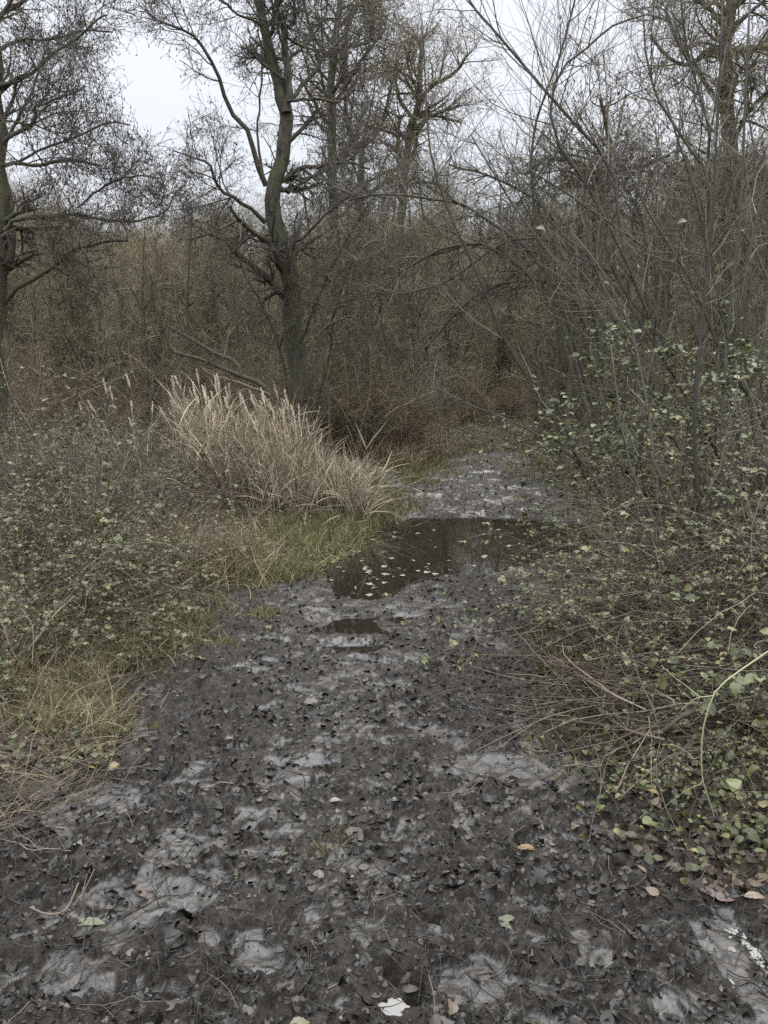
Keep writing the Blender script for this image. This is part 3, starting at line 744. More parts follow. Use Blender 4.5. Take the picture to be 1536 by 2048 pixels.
# ------------------------------------------------------------------ right-hand thicket: near shrubs stem by stem
def shrub(name, label, stems, n1=12, n2=6, n3=0, L1=(.4, 1.1), L2=(.15, .45), up=.03, mat=M_stem, rmin=.0016, K=16, leaf=0, leafmat=None, lsize=.05, lrange=(.0, 9.9), wob=.1, extra=None):
    o3 = stems[0][0][0]
    root = thing(name, label, 'shrub', loc=tuple(o3))
    for P, R in stems:
        MB().tubes(P[None] - o3, R[None], 7, rnd=np.array([RNG.uniform(0, .5)])).build('stem', mat, root)
    Ps = np.stack([P for P, R in stems]) - o3; Rs = np.stack([R for P, R in stems])
    c = MB()
    P1, R1 = kids(Ps, Rs, n1, (.12, 1), (25, 65), L1, True, 7, wob, up, .5, rmin * 1.4); c.tubes(P1, R1, 4)
    P2, R2 = kids(P1, R1, n2, (.15, 1), (25, 65), L2, True, 5, wob * 1.2, up, .6, rmin); c.tubes(P2, R2, 3)
    Pl = P2
    if n3:
        P3, R3 = kids(P2, R2, n3, (.15, 1), (25, 65), (.08, .25), True, 4, .15, up, .7, rmin * .8); c.tubes(P3, R3, 3); Pl = P3
    c.build('twigs', mat, root)
    if leaf:
        z = Pl[:, -1, 2] + o3[2]
        ok = np.where((z > lrange[0]) & (z < lrange[1]))[0]
        if len(ok):
            i = RNG.choice(ok, leaf); k = RNG.integers(2, Pl.shape[1], leaf)
            p = Pl[i, k]; l = MB()
            f = RNG.normal(size=(leaf, 3)) * [1, 1, .3] + [0, 0, -.15]; nn = RNG.normal(size=(leaf, 3)) * .35 + [0, 0, 1]
            S = RNG.uniform(.5, 1.2, leaf) * lsize
            l.leaves(p, f, nn, S, S * .36, .12, .2, 5, jag=.12).build('leaves', leafmat, root)
    return root
def W(pts, Y, r, q=.52): return limb(pts, Y, [v * q for v in r], K=16)
shrub('hazel_shrub', 'tall dark many stemmed shrub nearest the camera at the right, rising out of frame', [
    W([(1480, 1392), (1450, 1325), (1418, 1268), (1393, 1225), (1343, 1118), (1293, 1010), (1260, 930), (1243, 850), (1233, 780), (1222, 690)], [4.0, 4.8], [9, 8, 7, 6, 5, 4, 3.5]),
    W([(1420, 1275), (1405, 1200), (1403, 1115), (1398, 990), (1390, 875), (1393, 770), (1403, 675), (1410, 580), (1425, 440), (1432, 300), (1440, 150), (1446, -30)], [4.3, 4.9], [10, 9, 8.5, 8, 6, 5, 4, 3]),
    W([(1478, 1260), (1470, 1140), (1453, 1000), (1443, 900), (1450, 760), (1462, 600), (1480, 420), (1490, 200), (1500, 0)], [4.5, 5.2], [9, 8, 7, 6, 5, 4]),
    W([(1400, 1190), (1380, 1100), (1363, 1040), (1333, 975), (1305, 920), (1303, 860), (1290, 790), (1278, 725), (1263, 660), (1215, 560), (1150, 470)], [4.6, 5.4], [8, 7, 6, 5, 4, 3]),
], n1=15, n2=5, L1=(.3, .9), rmin=.0013)
shrub('hazel_shrub', 'dark shrub leaning left over the far end of the puddle', [
    W([(1240, 1075), (1210, 1020), (1178, 970), (1143, 890), (1118, 820), (1093, 750), (1085, 690), (1100, 600)], [6.6, 7.0], [6, 6, 5, 4, 3]),
    W([(1260, 1060), (1225, 940), (1208, 800), (1180, 700), (1168, 615), (1138, 550), (1085, 490), (1020, 400), (943, 270)], [6.8, 7.6], [6, 6, 5, 5, 4, 3]),
    W([(1300, 1040), (1280, 900), (1310, 760), (1330, 640), (1318, 525), (1218, 445), (1138, 390), (1060, 340)], [6.8, 7.4], [6, 5, 5, 4, 3]),
    W([(1250, 1070), (1160, 930), (1060, 860), (940, 810), (870, 770), (850, 745)], [6.8, 8.0], [4, 4, 3, 2]),
], n1=16, n2=7, L1=(.4, 1.2), rmin=.0016)
shrub('hazel_shrub', 'tall pale stemmed shrub whose V shaped tops fan out against the sky', [
    W([(1330, 1010), (1290, 800), (1260, 600), (1240, 450), (1218, 325), (1118, 215), (1018, 95), (948, 15), (900, -60)], [7.4, 8.2], [8, 8, 7, 7, 6, 5, 4, 3]),
    W([(1200, 960), (1130, 700), (1080, 500), (1062, 350), (1068, 260), (1088, 195), (1118, 115), (1138, 45), (1160, -40)], [8, 8], [6, 6, 5, 4, 4, 3]),
    W([(1350, 1010), (1330, 760), (1270, 560), (1180, 380), (1105, 260), (1115, 150), (1180, 90), (1230, 50), (1290, 30)], [7.5, 7.5], [7, 6, 5, 4, 3]),
    W([(1360, 1000), (1400, 700), (1423, 392), (1368, 280), (1318, 200), (1295, 120), (1285, 20)], [7.2, 7.6], [7, 6, 5, 4, 3]),
    W([(1365, 1005), (1410, 600), (1418, 300), (1413, 240), (1373, 90), (1360, -20)], [7.4, 7.6], [7, 6, 5, 4, 3]),
    W([(1180, 950), (1020, 700), (960, 560), (900, 430), (860, 300), (850, 150), (845, 40)], [8.5, 9], [5, 5, 4, 3, 2]),
], n1=32, n2=7, L1=(.6, 1.6), L2=(.3, .9), up=.12, rmin=.0019)
shrub('hazel_shrub', 'dense shrub at the right edge of the photo behind the bramble leaves', [
    W([(1560, 1180), (1530, 1000), (1500, 800), (1490, 600), (1520, 400), (1560, 250)], [5.6, 6], [8, 7, 6, 5, 4]),
    W([(1580, 1160), (1550, 900), (1440, 700), (1380, 560), (1300, 430), (1250, 330)], [5.6, 6.2], [7, 6, 5, 4, 3]),
    W([(1500, 1100), (1430, 900), (1340, 740), (1268, 625), (1200, 540), (1130, 500)], [5.8, 6.4], [6, 5, 4, 3, 2]),
    W([(1600, 1150), (1560, 800), (1536, 560), (1460, 400), (1536, 250), (1580, 150)], [5.8, 6.4], [7, 6, 5, 4, 3]),
    W([(1520, 1150), (1480, 900), (1430, 640), (1400, 430), (1330, 200)], [6.2, 6.8], [5, 5, 4, 3]),
    W([(1450, 1100), (1350, 880), (1260, 700), (1200, 560), (1160, 420)], [6.4, 7.0], [5, 4, 4, 3]),
    W([(1540, 1150), (1530, 850), (1500, 560), (1510, 330), (1480, 150)], [6.4, 7.0], [5, 5, 4, 3]),
], n1=26, n2=9, L1=(.4, 1.3), rmin=.0016)
shrub('thorn_shrub', 'dark tangled thorn shrub arching left over the track, in front of the wood', [
    W([(1190, 880), (1120, 640), (1000, 500), (880, 500), (768, 575), (720, 640)], [9, 10], [8, 7, 6, 4, 3]),
    W([(1200, 870), (1100, 560), (960, 430), (893, 402), (768, 388), (700, 400)], [9.2, 10.2], [8, 6, 5, 4, 3]),
    W([(1210, 870), (1160, 620), (1060, 560), (940, 600), (850, 700)], [9.4, 10.2], [7, 6, 5, 4, 3]),
    W([(1220, 860), (1180, 600), (1100, 430), (1000, 360), (900, 330)], [9.2, 10], [7, 6, 5, 3]),
    W([(1215, 860), (1230, 600), (1150, 500), (1020, 480), (900, 560), (800, 590)], [9.0, 9.6], [6, 5, 4, 3]),
    W([(1230, 860), (1290, 600), (1280, 430), (1200, 330), (1100, 300)], [9.2, 9.8], [7, 6, 5, 3]),
], n1=36, n2=10, n3=3, L1=(.4, 1.4), L2=(.2, .6), up=.02, rmin=.0024, wob=.16)

# dry climber hanging as a rounded mass over the upper thicket
for nm_, (cx_, cy_, Yc, rad, n_) in {'rounded mass of dry pale climber hanging over the upper right thicket': (1275, 360, 8.6, .48, 150), 'small loose curl of dry climber near the right edge, above the thicket': (1490, 350, 7.6, .3, 80)}.items():
    c_ = at(cx_, cy_, Yc); root = thing('dry_climber', nm_, 'climber', loc=tuple(c_))
    b0 = norm(RNG.normal(size=(n_, 3)) + [0, 0, .6]) * rad * RNG.uniform(.5, 1, (n_, 1)) * [1, .8, .8]
    D0 = np.cross(norm(b0), RNG.normal(size=(n_, 3)))
    Pc = grow(b0, D0, RNG.uniform(.3, .8, n_), 10, .22, -.12)
    cm = MB().tubes(Pc, RNG.uniform(.0018, .004, n_)[:, None] * np.linspace(1, .5, 10)[None], 4)
    Pd, Rd = kids(Pc, np.full(Pc.shape[:2], .0025), 7, (.1, 1), (25, 80), (.08, .3), True, 5, .25, -.05, .7, .0014); cm.tubes(Pd, Rd, 3)
    Pv = grow(b0[:40], RNG.normal(size=(40, 3)) * .25 + [0, 0, -1], RNG.uniform(.6, 1.6, 40), 10, .12, -.05); cm.tubes(Pv, np.full((40, 10), .0022), 3)
    cm.build('vines', M_darkcane, root)
    i_ = RNG.integers(0, len(Pd), n_ * 2); S_ = RNG.uniform(.02, .045, n_ * 2)
    MB().leaves(Pd[i_, -1], RNG.normal(size=(n_ * 2, 3)) + [0, 0, -.5], RNG.normal(size=(n_ * 2, 3)), S_, S_ * .35, .3, .3, 5).build('leaves', M_drylitter, root)

# ------------------------------------------------------------------ reeds
def reed_geo(H, lean, az):
    n = len(H)
    D = np.stack([np.cos(az) * lean, np.sin(az) * lean, np.ones(n)], 1)
    return D
def reed_polys(base, H, leanx, leany):
    n = len(base); K = 8
    t = np.linspace(0, 1, K)
    P = base[:, None] + np.stack([leanx[:, None] * (t ** 1.8)[None] * H[:, None], leany[:, None] * (t ** 1.8)[None] * H[:, None], t[None] * H[:, None] * (1 - .12 * np.abs(leanx[:, None]) * t[None])], -1)
    return P
def plume_on(mb, P, n=26, L=.28, mat=0):
    N = len(P)
    idx = np.repeat(np.arange(N), n); M = len(idx)
    tt = RNG.uniform(0, 1, M)
    T = norm(P[:, -1] - P[:, -2])[idx]
    p = P[idx, -1] - T * (1 - tt)[:, None] * L * .8
    D = norm(T + RNG.normal(size=(M, 3)) * .11 + [0, 0, -.05])
    ln = L * RNG.uniform(.25, .45, M) * (1.15 - .6 * tt)
    Q = np.stack([p, p + D * ln[:, None] * .5, p + D * ln[:, None] + [0, 0, -.012]], 1)
    w_ = RNG.uniform(.003, .006, M)
    mb.ribbons(Q, np.stack([w_, w_, w_ * .2], 1), mat=mat)
def reed_leaves(mb, P, n=3, W0=.007):
    P1, _ = kids(P, np.full(P.shape[:2], .004), n, (.1, .85), (12, 35), (.35, .65), True, 6, .06, -.12, .5, .004)
    w_ = np.full(len(P1), W0)[:, None] * np.array([.5, 1, 1, .8, .5, .08])[None] * RNG.uniform(.6, 1.2, (len(P1), 1))
    mb.ribbons(P1, w_)
def reed_top(px):                                    # envelope of the bed in the photograph
    return np.interp(px, [180, 270, 330, 420, 500, 560, 600, 650, 700, 745], [800, 755, 765, 800, 795, 775, 860, 935, 975, 1035])
def reed_spot(n, lo=330, hi=740):
    px = RNG.uniform(lo, hi, n) ** 1.0
    y = RNG.uniform(8.2, 10.2, n); x = (px - 768) / F_PX * y
    z = np.maximum(ground(x, y), -.03)
    top = reed_top(px - 25) + RNG.gamma(1.3, 62, n) + 35 * sn(px, y, 60, 71)
    H = np.array([at(a, b, c)[2] for a, b, c in zip(px, top, y)]) - z
    return px, np.stack([x, y, z], 1), np.clip(H, .35, 2.2)
px, base, H = reed_spot(560, 370)
lx = RNG.normal(-.04, .2, len(H)); lyy = RNG.normal(0, .15, len(H))
P = reed_polys(base, H, lx, lyy)
mb = MB(); mb.tubes(P, np.full((len(H), 1), .0030) * np.linspace(1, .5, 8)[None], 3)
reed_leaves(mb, P, 3, .0055)
k_ = RNG.random(len(P)) < .45
reed_leaves(mb, P[k_] * [1, 1, 1], 4, .007)
lo_ = reed_spot(260, 380, 745)[1]
Pb = grow(lo_, RNG.normal(size=(260, 3)) * [1, 1, .3] + [0, -.3, .9], RNG.uniform(.4, 1.2, 260), 8, .12, -.16); mb.tubes(Pb, np.full((260, 8), .0028), 3); reed_leaves(mb, Pb, 2, .006)
kind(mb.build('reed_bed', M_reed), 'stuff')
# the reeds whose plumes stand out: single plants
RP = []
for k in range(6):
    r = thing('reed', 'pale dead reed stalk with feathery plume in the bed by the pond', 'reed', 'pale plumed reeds beside the pond')
    P = reed_polys(np.zeros((1, 3)), np.array([1.0]), np.array([-.07 - .045 * k]), np.array([RNG.normal(0, .06)]))
    P = P * [1.7, 1.7, 1.7]
    MB().tubes(P, np.full((1, 1), .0035) * np.linspace(1, .6, 8)[None], 4).build('stem', M_reed, r)
    b = MB(); plume_on(b, P, 80, .27); b.build('plume', M_plume, r)
    b = MB(); reed_leaves(b, P, 3); b.build('leaf_blades', M_reed, r)
    RP.append(r)
px, base, H = reed_spot(190, 365, 720)
px2, base2, H2 = reed_spot(12, 190, 360)
base = np.vstack([base, base2]); H = np.concatenate([H, H2 * 1.05])
for k in range(len(H)):
    r = RP[k % 6]
    s = min(H[k] * 1.05, 2.1) / 1.62
    loc = tuple(base[k]); rz = RNG.normal(0, .8)
    if k < 6: r.location = loc; r.rotation_euler = (0, 0, rz); r.scale = (s,) * 3
    else: dup(r, loc, rz, s)

# ------------------------------------------------------------------ bent branches beyond the reeds
def branch(name, label, parts, cat='branch', mat=M_bark, n1=5, L1=(.2, .6), K=14, sides=8, group=None, n2=3):
    o3 = parts[0][0][0]
    r = thing(name, label, cat, group, loc=tuple(o3))
    m = MB()
    for P, R in parts: m.tubes(P[None] - o3, R[None], sides, rnd=np.array([.45]))
    m.build('wood', mat, r)
    if n1:
        c = MB(); Ps = np.stack([p for p, _ in parts]) - o3; Rs = np.stack([q for _, q in parts])
        P1, R1 = kids(Ps, Rs, n1, (.25, 1), (25, 65), L1, True, 6, .14, .0, .45, .002); c.tubes(P1, R1, 4)
        P2, R2 = kids(P1, R1, n2, (.2, 1), (25, 65), (.08, .3), True, 4, .14, 0, .5, .0018); c.tubes(P2, R2, 3)
        c.build('twigs', mat, r)
    return r
branch('fallen_branch', 'thick bent mossy bough arching down behind the reeds', [
    W([(540, 800), (533, 775), (505, 760), (480, 750), (420, 725), (380, 712), (345, 702), (333, 675), (328, 645)], 11.6, [9, 10, 8, 7, 6, 5, 5]),
    W([(328, 648), (312, 615), (305, 600), (303, 575), (306, 565)], 11.6, [4, 4, 4, 3.5]),
    W([(480, 748), (470, 725), (440, 712), (410, 695), (350, 660), (328, 648)], [11.6, 11.9], [7, 8, 7, 5, 3])], mat=M_bark_mossy, n1=7)
branch('fallen_branch', 'thin pale bough lying under the bent mossy one behind the reeds', [
    W([(540, 790), (510, 778), (490, 770), (460, 760), (425, 750), (405, 737)], 11.2, [4, 5, 4, 3, 3])], mat=M_cane, n1=4)
branch('broken_snag', 'broken dark snag curling right beside the foot of the leaning alder', [
    W([(660, 880), (658, 800), (654, 740), (640, 675), (655, 652), (690, 636), (712, 630)], 12.4, [7, 6, 6, 6, 5, 4]),
    W([(648, 690), (655, 655), (645, 615), (632, 605), (612, 603)], 12.4, [5, 4, 4, 3])], mat=M_bark_mossy, n1=8)
branch('fallen_branch', 'small weathered branch lying on the far grassy end of the track', [
    W([(985, 884), (1005, 878), (1025, 874), (1050, 877)], 19.3, [3, 4, 3]), W([(1012, 876), (1030, 870), (1062, 871)], 19.3, [3, 2])], mat=M_cane, n1=3)
exec_later = []

# ------------------------------------------------------------------ bramble bushes and undergrowth
def proto_bramble(R0=.75, H=.6, nl=900, leafmat=M_leaf, stemmat=M_darkcane, ls=.036, ns=26, st=5):
    r = thing('bramble_bush', '', 'bush')
    b = RNG.normal(size=(ns, 3)) * [.3 * R0, .3 * R0, 0]
    az = RNG.uniform(0, 6.28, ns)
    D = np.stack([np.cos(az) * .8, np.sin(az) * .8, np.full(ns, 1.1)], 1)
    P = grow(b, D, RNG.uniform(.9, 1.7, ns) * R0 * 1.2, 10, .10, -.17 * .6 / H)
    P[:, :, 2] = np.maximum(P[:, :, 2], .01)
    R = RNG.uniform(.0025, .0045, ns)[:, None] * np.linspace(1, .4, 10)[None]
    c = MB().tubes(P, R, 4)
    P1, R1 = kids(P, R, 5, (.1, 1), (25, 70), (.2, .55), True, 6, .14, -.03, .7, .0018); P1[:, :, 2] = np.maximum(P1[:, :, 2], .01); c.tubes(P1, R1, 3)
    c.build('canes', stemmat, r)
    n3_ = nl // 2
    i = RNG.integers(0, len(P1), n3_); k = RNG.integers(1, 6, n3_); p = P1[i, k] + RNG.normal(size=(n3_, 3)) * .02
    f0 = norm(RNG.normal(size=(n3_, 3)) * [1, 1, .3] + [0, 0, -.2]); nn = RNG.normal(size=(n3_, 3)) * .35 + [0, 0, 1]
    sdv = norm(np.cross(f0, nn)); S = RNG.uniform(.45, 1.15, n3_) * ls
    p = np.concatenate([p, p, p]); f = np.concatenate([f0, f0 * .35 + sdv, f0 * .35 - sdv]); nn = np.concatenate([nn] * 3); S = np.concatenate([S * 1.15, S * .85, S * .85])
    MB().leaves(p, f, nn, S, S * .36, .15, .2, st, jag=.1).build('leaves', leafmat, r)
    return r
BP = [proto_bramble(), proto_bramble(.9, .75, 760), proto_bramble(.7, .5, 520, ls=.033), proto_bramble(.8, .7, 90, ns=40)]
BL = ['dense bramble on the left bank', 'loose bramble on the left bank', 'low sparse bramble on the left bank', 'nearly leafless bramble on the left bank']
used_sets[id(BP)] = set()
def scatter(px0, px1, py0, py1, n, weights, smin=.7, smax=1.2, side='L', zoff=0):
    for k in range(n):
        px = RNG.uniform(px0, px1); py = RNG.uniform(py0, py1)
        p = on_ground(px, py)
        d, isl = path_d(np.array(p[0]), np.array(p[1]))
        if d < (.95 if side == 'R' and 5.8 < p[1] < 10 else .35): continue
        i = int(RNG.choice(4, p=weights)); s = RNG.uniform(smin, smax)
        o = put(BP, BL, 'bramble bushes on the left bank', i, (p[0], p[1], p[2] - .03), RNG.uniform(0, 6.28), s)
        if side == 'R': o['label'] = o['label'].replace('left', 'right'); o['group'] = 'bramble bushes on the right bank'
scatter(-150, 330, 900, 1080, 48, [.3, .3, .2, .2])
scatter(-200, 240, 1080, 1330, 26, [.4, .3, .2, .1], .5, .9)
scatter(150, 420, 1010, 1120, 12, [.1, .1, .2, .6], .5, .8)
scatter(-200, 300, 850, 900, 12, [.2, .2, .2, .4], .9, 1.3)
scatter(1160, 1650, 900, 1080, 44, [.35, .3, .1, .25], .8, 1.3, 'R')
scatter(1250, 1700, 1080, 1350, 22, [.2, .2, .2, .4], .6, .9, 'R')
scatter(1180, 1680, 1400, 1720, 34, [.5, .1, .4, 0], .28, .5, 'R')
scatter(-150, 160, 1180, 1420, 7, [.4, .1, .5, 0], .3, .5)
scatter(560, 760, 850, 900, 8, [.0, .1, .3, .6], .7, 1.0)

# leafy saplings right, broad pale green leaves in tiers
def leafy(label, stems, n1, leafn, lsize, lm=M_leafpale, cat='shrub'):
    o3 = stems[0][0][0]
    root = thing('leafy_sapling', label, cat, loc=tuple(o3))
    for P, R in stems: MB().tubes(P[None] - o3, R[None], 6).build('stem', M_stem, root)
    Ps = np.stack([P for P, R in stems]) - o3; Rs = np.stack([R for P, R in stems])
    c = MB(); P1, R1 = kids(Ps, Rs, n1, (.2, 1), (40, 85), (.3, .75), True, 7, .1, .0, .5, .0018, flat=.5); c.tubes(P1, R1, 4)
    P2, R2 = kids(P1, R1, 4, (.2, 1), (30, 60), (.1, .3), True, 4, .1, 0, .6, .0015, flat=.6); c.tubes(P2, R2, 3); c.build('twigs', M_stem, root)
    i = RNG.integers(0, len(P2), leafn); k = RNG.integers(1, 4, leafn); p = P2[i, k]
    f = RNG.normal(size=(leafn, 3)) * [1, 1, .2] + [0, 0, -.1]; nn = RNG.normal(size=(leafn, 3)) * .28 + [0, -.1, 1]
    S = RNG.uniform(.5, 1.2, leafn) * lsize
    MB().leaves(p, f, nn, S, S * .38, .1, .16, 5, jag=.1).build('leaves', lm, root)
    return root
leafy('leafy sapling with tiers of grey green leaves left of the dark stems', [
    W([(1250, 1040), (1215, 900), (1190, 780), (1180, 690)], 6.4, [4, 3, 2]), W([(1260, 1030), (1280, 880), (1270, 760), (1300, 700)], 6.2, [4, 3, 2]),
    W([(1240, 1040), (1170, 930), (1130, 880)], 6.4, [3, 2])], 18, 760, .058)
leafy('leafy sapling with pale green leaves behind the tall dark stem', [
    W([(1400, 1050), (1380, 880), (1390, 760), (1420, 690)], 5.8, [4, 3, 2]), W([(1420, 1040), (1470, 900), (1500, 780), (1530, 720)], 5.6, [4, 3, 2]),
    W([(1380, 1060), (1330, 900), (1290, 840)], 5.8, [3, 2])], 18, 760, .055)
leafy('drooping leafy sapling at the far right edge, halfway up', [
    W([(1560, 1100), (1540, 950), (1510, 820), (1490, 760)], 5.0, [4, 3, 2]), W([(1570, 1250), (1540, 1120), (1500, 1050), (1480, 980)], 4.6, [4, 3, 2])], 16, 480, .052)
leafy('green bramble clump at the bottom right corner of the thicket', [
    W([(1600, 1620), (1540, 1480), (1490, 1420), (1460, 1400)], 3.0, [6, 5, 3]), W([(1640, 1560), (1560, 1400), (1520, 1370)], 3.1, [6, 5, 3]),
    W([(1580, 1700), (1500, 1600), (1440, 1560), (1400, 1560)], 2.9, [5, 4, 3]), W([(1600, 1720), (1540, 1640), (1490, 1660)], 2.7, [5, 4, 3])], 12, 330, .06, M_leaf, 'bush')

# ------------------------------------------------------------------ grass
def blades(px0, px1, py0, py1, n, h, mat, name, cond, w0=.0022, lean=.5, clump=0):
    X = []; 
    px = RNG.uniform(px0, px1, n * 3); py = RNG.uniform(py0, py1, n * 3)
    d = np.array([ray(a, b) for a, b in zip(px, py)]); s = (0.08 - CAM[2]) / d[:, 2]
    x = d[:, 0] * s; y = d[:, 1] * s
    x = x + RNG.normal(0, .03, len(x)); y = y + RNG.normal(0, .03, len(y))
    ok = cond(x, y); x = x[ok][:n]; y = y[ok][:n]
    z = ground(x, y); m = len(x)
    D = RNG.normal(size=(m, 3)) * [lean, lean, .1] + [0, 0, 1]
    P = grow(np.stack([x, y, z - .01], 1), D, RNG.uniform(h[0], h[1], m), 5, .12, -.14)
    ww = w0 * RNG.uniform(.6, 1.3, m)[:, None] * (np.maximum(y, 2) / 3.5)[:, None] ** .6 * np.array([1, 1, .8, .5, .1])[None]
    return MB().ribbons(P, ww)
def outside(lo, side=None, thr=.45, wl=.8, seed=21):
    def f(x, y):
        d, isl = path_d(x, y)
        k = (d > lo + .15 * RNG.normal(size=x.shape)) & (sn(x, y, wl, seed) + RNG.normal(size=x.shape) * .35 > thr - 1)
        if side == 'L': k &= isl
        if side == 'R': k &= ~isl
        return k
    return f
def merge(name, mat, *mbs):
    m = MB()
    for b in mbs:
        off = m.n
        for v, r in zip(b.v, b.r): m.v.append(v); m.r.append(r)
        for f, q in zip(b.f, b.m): m.f.append(f + off); m.m.append(q)
        m.n += b.n
    return kind(m.build(name, mat), 'stuff')
merge('grass', M_grass,
      blades(420, 765, 1015, 1150, 11000, (.07, .2), M_grass, 'g', outside(-.15, 'L', .3)),
      blades(120, 540, 1140, 1340, 9000, (.06, .18), M_grass, 'g', outside(-.12, 'L', .8)),
      blades(-60, 260, 1130, 1480, 9000, (.06, .18), M_grass, 'g', outside(0, 'L', .8)),
      blades(760, 1130, 842, 940, 16000, (.06, .2), M_grass, 'g', lambda x, y: path_d(x, y)[0] > -.3),
      blades(740, 900, 915, 1035, 5500, (.04, .14), M_grass, 'g', outside(-.45, 'L', .6)),
      blades(820, 1110, 900, 960, 2500, (.03, .10), M_grass, 'g', lambda x, y: sn(x, y, .5, 72) > .0),
      blades(1040, 1300, 1240, 1560, 4000, (.04, .12), M_grass, 'g', outside(-.15, 'R', 1.0)),
      blades(420, 620, 1170, 1280, 1800, (.03, .08), M_grass, 'g', lambda x, y: sn(x, y, .35, 31) > .1),
      blades(480, 900, 1640, 1760, 500, (.02, .05), M_grass, 'g', lambda x, y: sn(x, y, .25, 33) > .45))
merge('dry_grass', M_straw,
      blades(600, 900, 860, 935, 7000, (.2, .5), M_straw, 's', outside(.1, 'L', .3), .003, .35),
      blades(100, 560, 1000, 1200, 6500, (.15, .5), M_straw, 's', outside(.1, 'L', .5), .0022, .7),
      blades(-60, 300, 1200, 1420, 2200, (.1, .35), M_straw, 's', outside(.05, 'L', .7), .0018, .9),
      blades(-80, 240, 1400, 1640, 2600, (.08, .3), M_straw, 's', outside(-.1, 'L', .6), .0014, 1.6),
      blades(-100, 500, 840, 1000, 2500, (.3, .8), M_straw, 's', outside(.6, 'L', .6), .0022, .5),
      blades(1080, 1250, 940, 1040, 2500, (.1, .35), M_straw, 's', outside(0, 'R', .6), .002, .7))
# duckweed-like mat of low green leaves at the pond's left rim
n = 2600
pxx = RNG.uniform(430, 760, n); pyy = RNG.uniform(1072, 1140, n)
pp = np.array([gp(a, b, .01) for a, b in zip(pxx, pyy)]) + RNG.normal(size=(n, 3)) * [.04, .04, 0]
ok = (sn(pp[:, 0], pp[:, 1], .3, 41) + RNG.normal(size=n) * .2 > -.25) & (pp[:, 0] < np.interp(pp[:, 1], [6.4, 7, 7.7], [-.55, -.2, -.1]))
pp = pp[ok]; n = len(pp)
pp[:, 2] = np.maximum(ground(pp[:, 0], pp[:, 1]), 0) + .004
S = RNG.uniform(.02, .05, n)
kind(MB().leaves(pp, RNG.normal(size=(n, 3)) * [1, 1, .1], RNG.normal(size=(n, 3)) * .15 + [0, 0, 1], S, S * .4, .05, .1, 3).build('water_weed', M_grass), 'stuff')

# ------------------------------------------------------------------ leaf litter
def litter(name, n, region, mat, size, tilt, cond, lift=.004, curl=(.0, .35), seedr=None, st=5):
    px = RNG.uniform(region[0], region[1], n); py = region[2] + (region[3] - region[2]) * RNG.random(n)
    d = np.array([ray(a, b) for a, b in zip(px, py)]); s = (0.03 - CAM[2]) / d[:, 2]
    x = d[:, 0] * s; y = d[:, 1] * s
    ok = cond(x, y); x, y = x[ok], y[ok]
    n = len(x); z = ground(x, y)
    e = .015
    gx = (ground(x + e, y) - ground(x - e, y)) / (2 * e); gy = (ground(x, y + e) - ground(x, y - e)) / (2 * e)
    N0 = norm(np.stack([-gx * .7, -gy * .7, np.ones(n)], 1)) + RNG.normal(size=(n, 3)) * tilt
    f = RNG.normal(size=(n, 3)); f[:, 2] *= .1
    fn = norm(N0); f = norm(f - fn * np.sum(f * fn, -1, keepdims=True))
    S = RNG.uniform(size[0], size[1], n)
    p = np.stack([x, y, z + lift * RNG.uniform(-.5, 1.5, n)], 1) - f * (S * .5)[:, None]
    return MB().leaves(p, f, fn, S, S * RNG.uniform(.22, .42, n), RNG.uniform(curl[0], curl[1], n) * RNG.choice([-1, 1], n), RNG.uniform(-.2, .3, n), st, jag=.12)
def inside(x, y):
    z, pl = ground(x, y, True)
    if True: return (path_d(x, y)[0] < .25) & (z > .006) & (RNG.random(x.shape) > .75 * pl)
    return (path_d(x, y)[0] < .25) & (z > .004 + RNG.normal(size=x.shape) * .002) & (RNG.random(x.shape) > .55 * wetness(x, y))
merge('leaf_litter', M_litter,
      litter('l', 2600, (-60, 1600, 1450, 2100), M_litter, (.012, .045), .38, inside, -.002, (.0, .3), st=7),
      litter('l', 7000, (-60, 1600, 1400, 2100), M_litter, (.006, .022), .5, inside, .001, (.0, .3), st=5),
      litter('l', 170, (-60, 1600, 1350, 2100), M_litter, (.04, .08), .3, inside, -.001, (.0, .3), st=11),
      litter('l', 6500, (-60, 1600, 1150, 1800), M_litter, (.012, .045), .4, inside, .0, (.0, .3)),
      litter('l', 3500, (500, 1250, 1130, 1450), M_litter, (.015, .05), .5, inside, .0, st=5),
      litter('l', 2500, (740, 1200, 905, 1050), M_litter, (.02, .06), .5, inside, .0, st=3))
merge('bank_leaf_litter', M_drylitter,
      litter('l', 5000, (-100, 700, 1080, 1650), M_drylitter, (.02, .06), .45, outside(-.05, 'L', .7), .012, st=5),
      litter('l', 9000, (1040, 1700, 1000, 1800), M_drylitter, (.015, .05), .6, outside(-.1, 'R', .7), .015, st=5),
      litter('l', 3000, (500, 1250, 850, 950), M_drylitter, (.04, .1), .45, outside(0, None, .9), .02, st=3))
gc = lambda n, reg, side, seed: litter('l', n, reg, M_leaf, (.015, .045), .45, outside(-.12, side, .75, .5, seed), .035, st=5)
merge('ground_cover', M_leaf, gc(2600, (1080, 1700, 1380, 1800), 'R', 51), gc(900, (1040, 1500, 1150, 1400), 'R', 52), gc(4200, (-150, 420, 1080, 1560), 'L', 53))
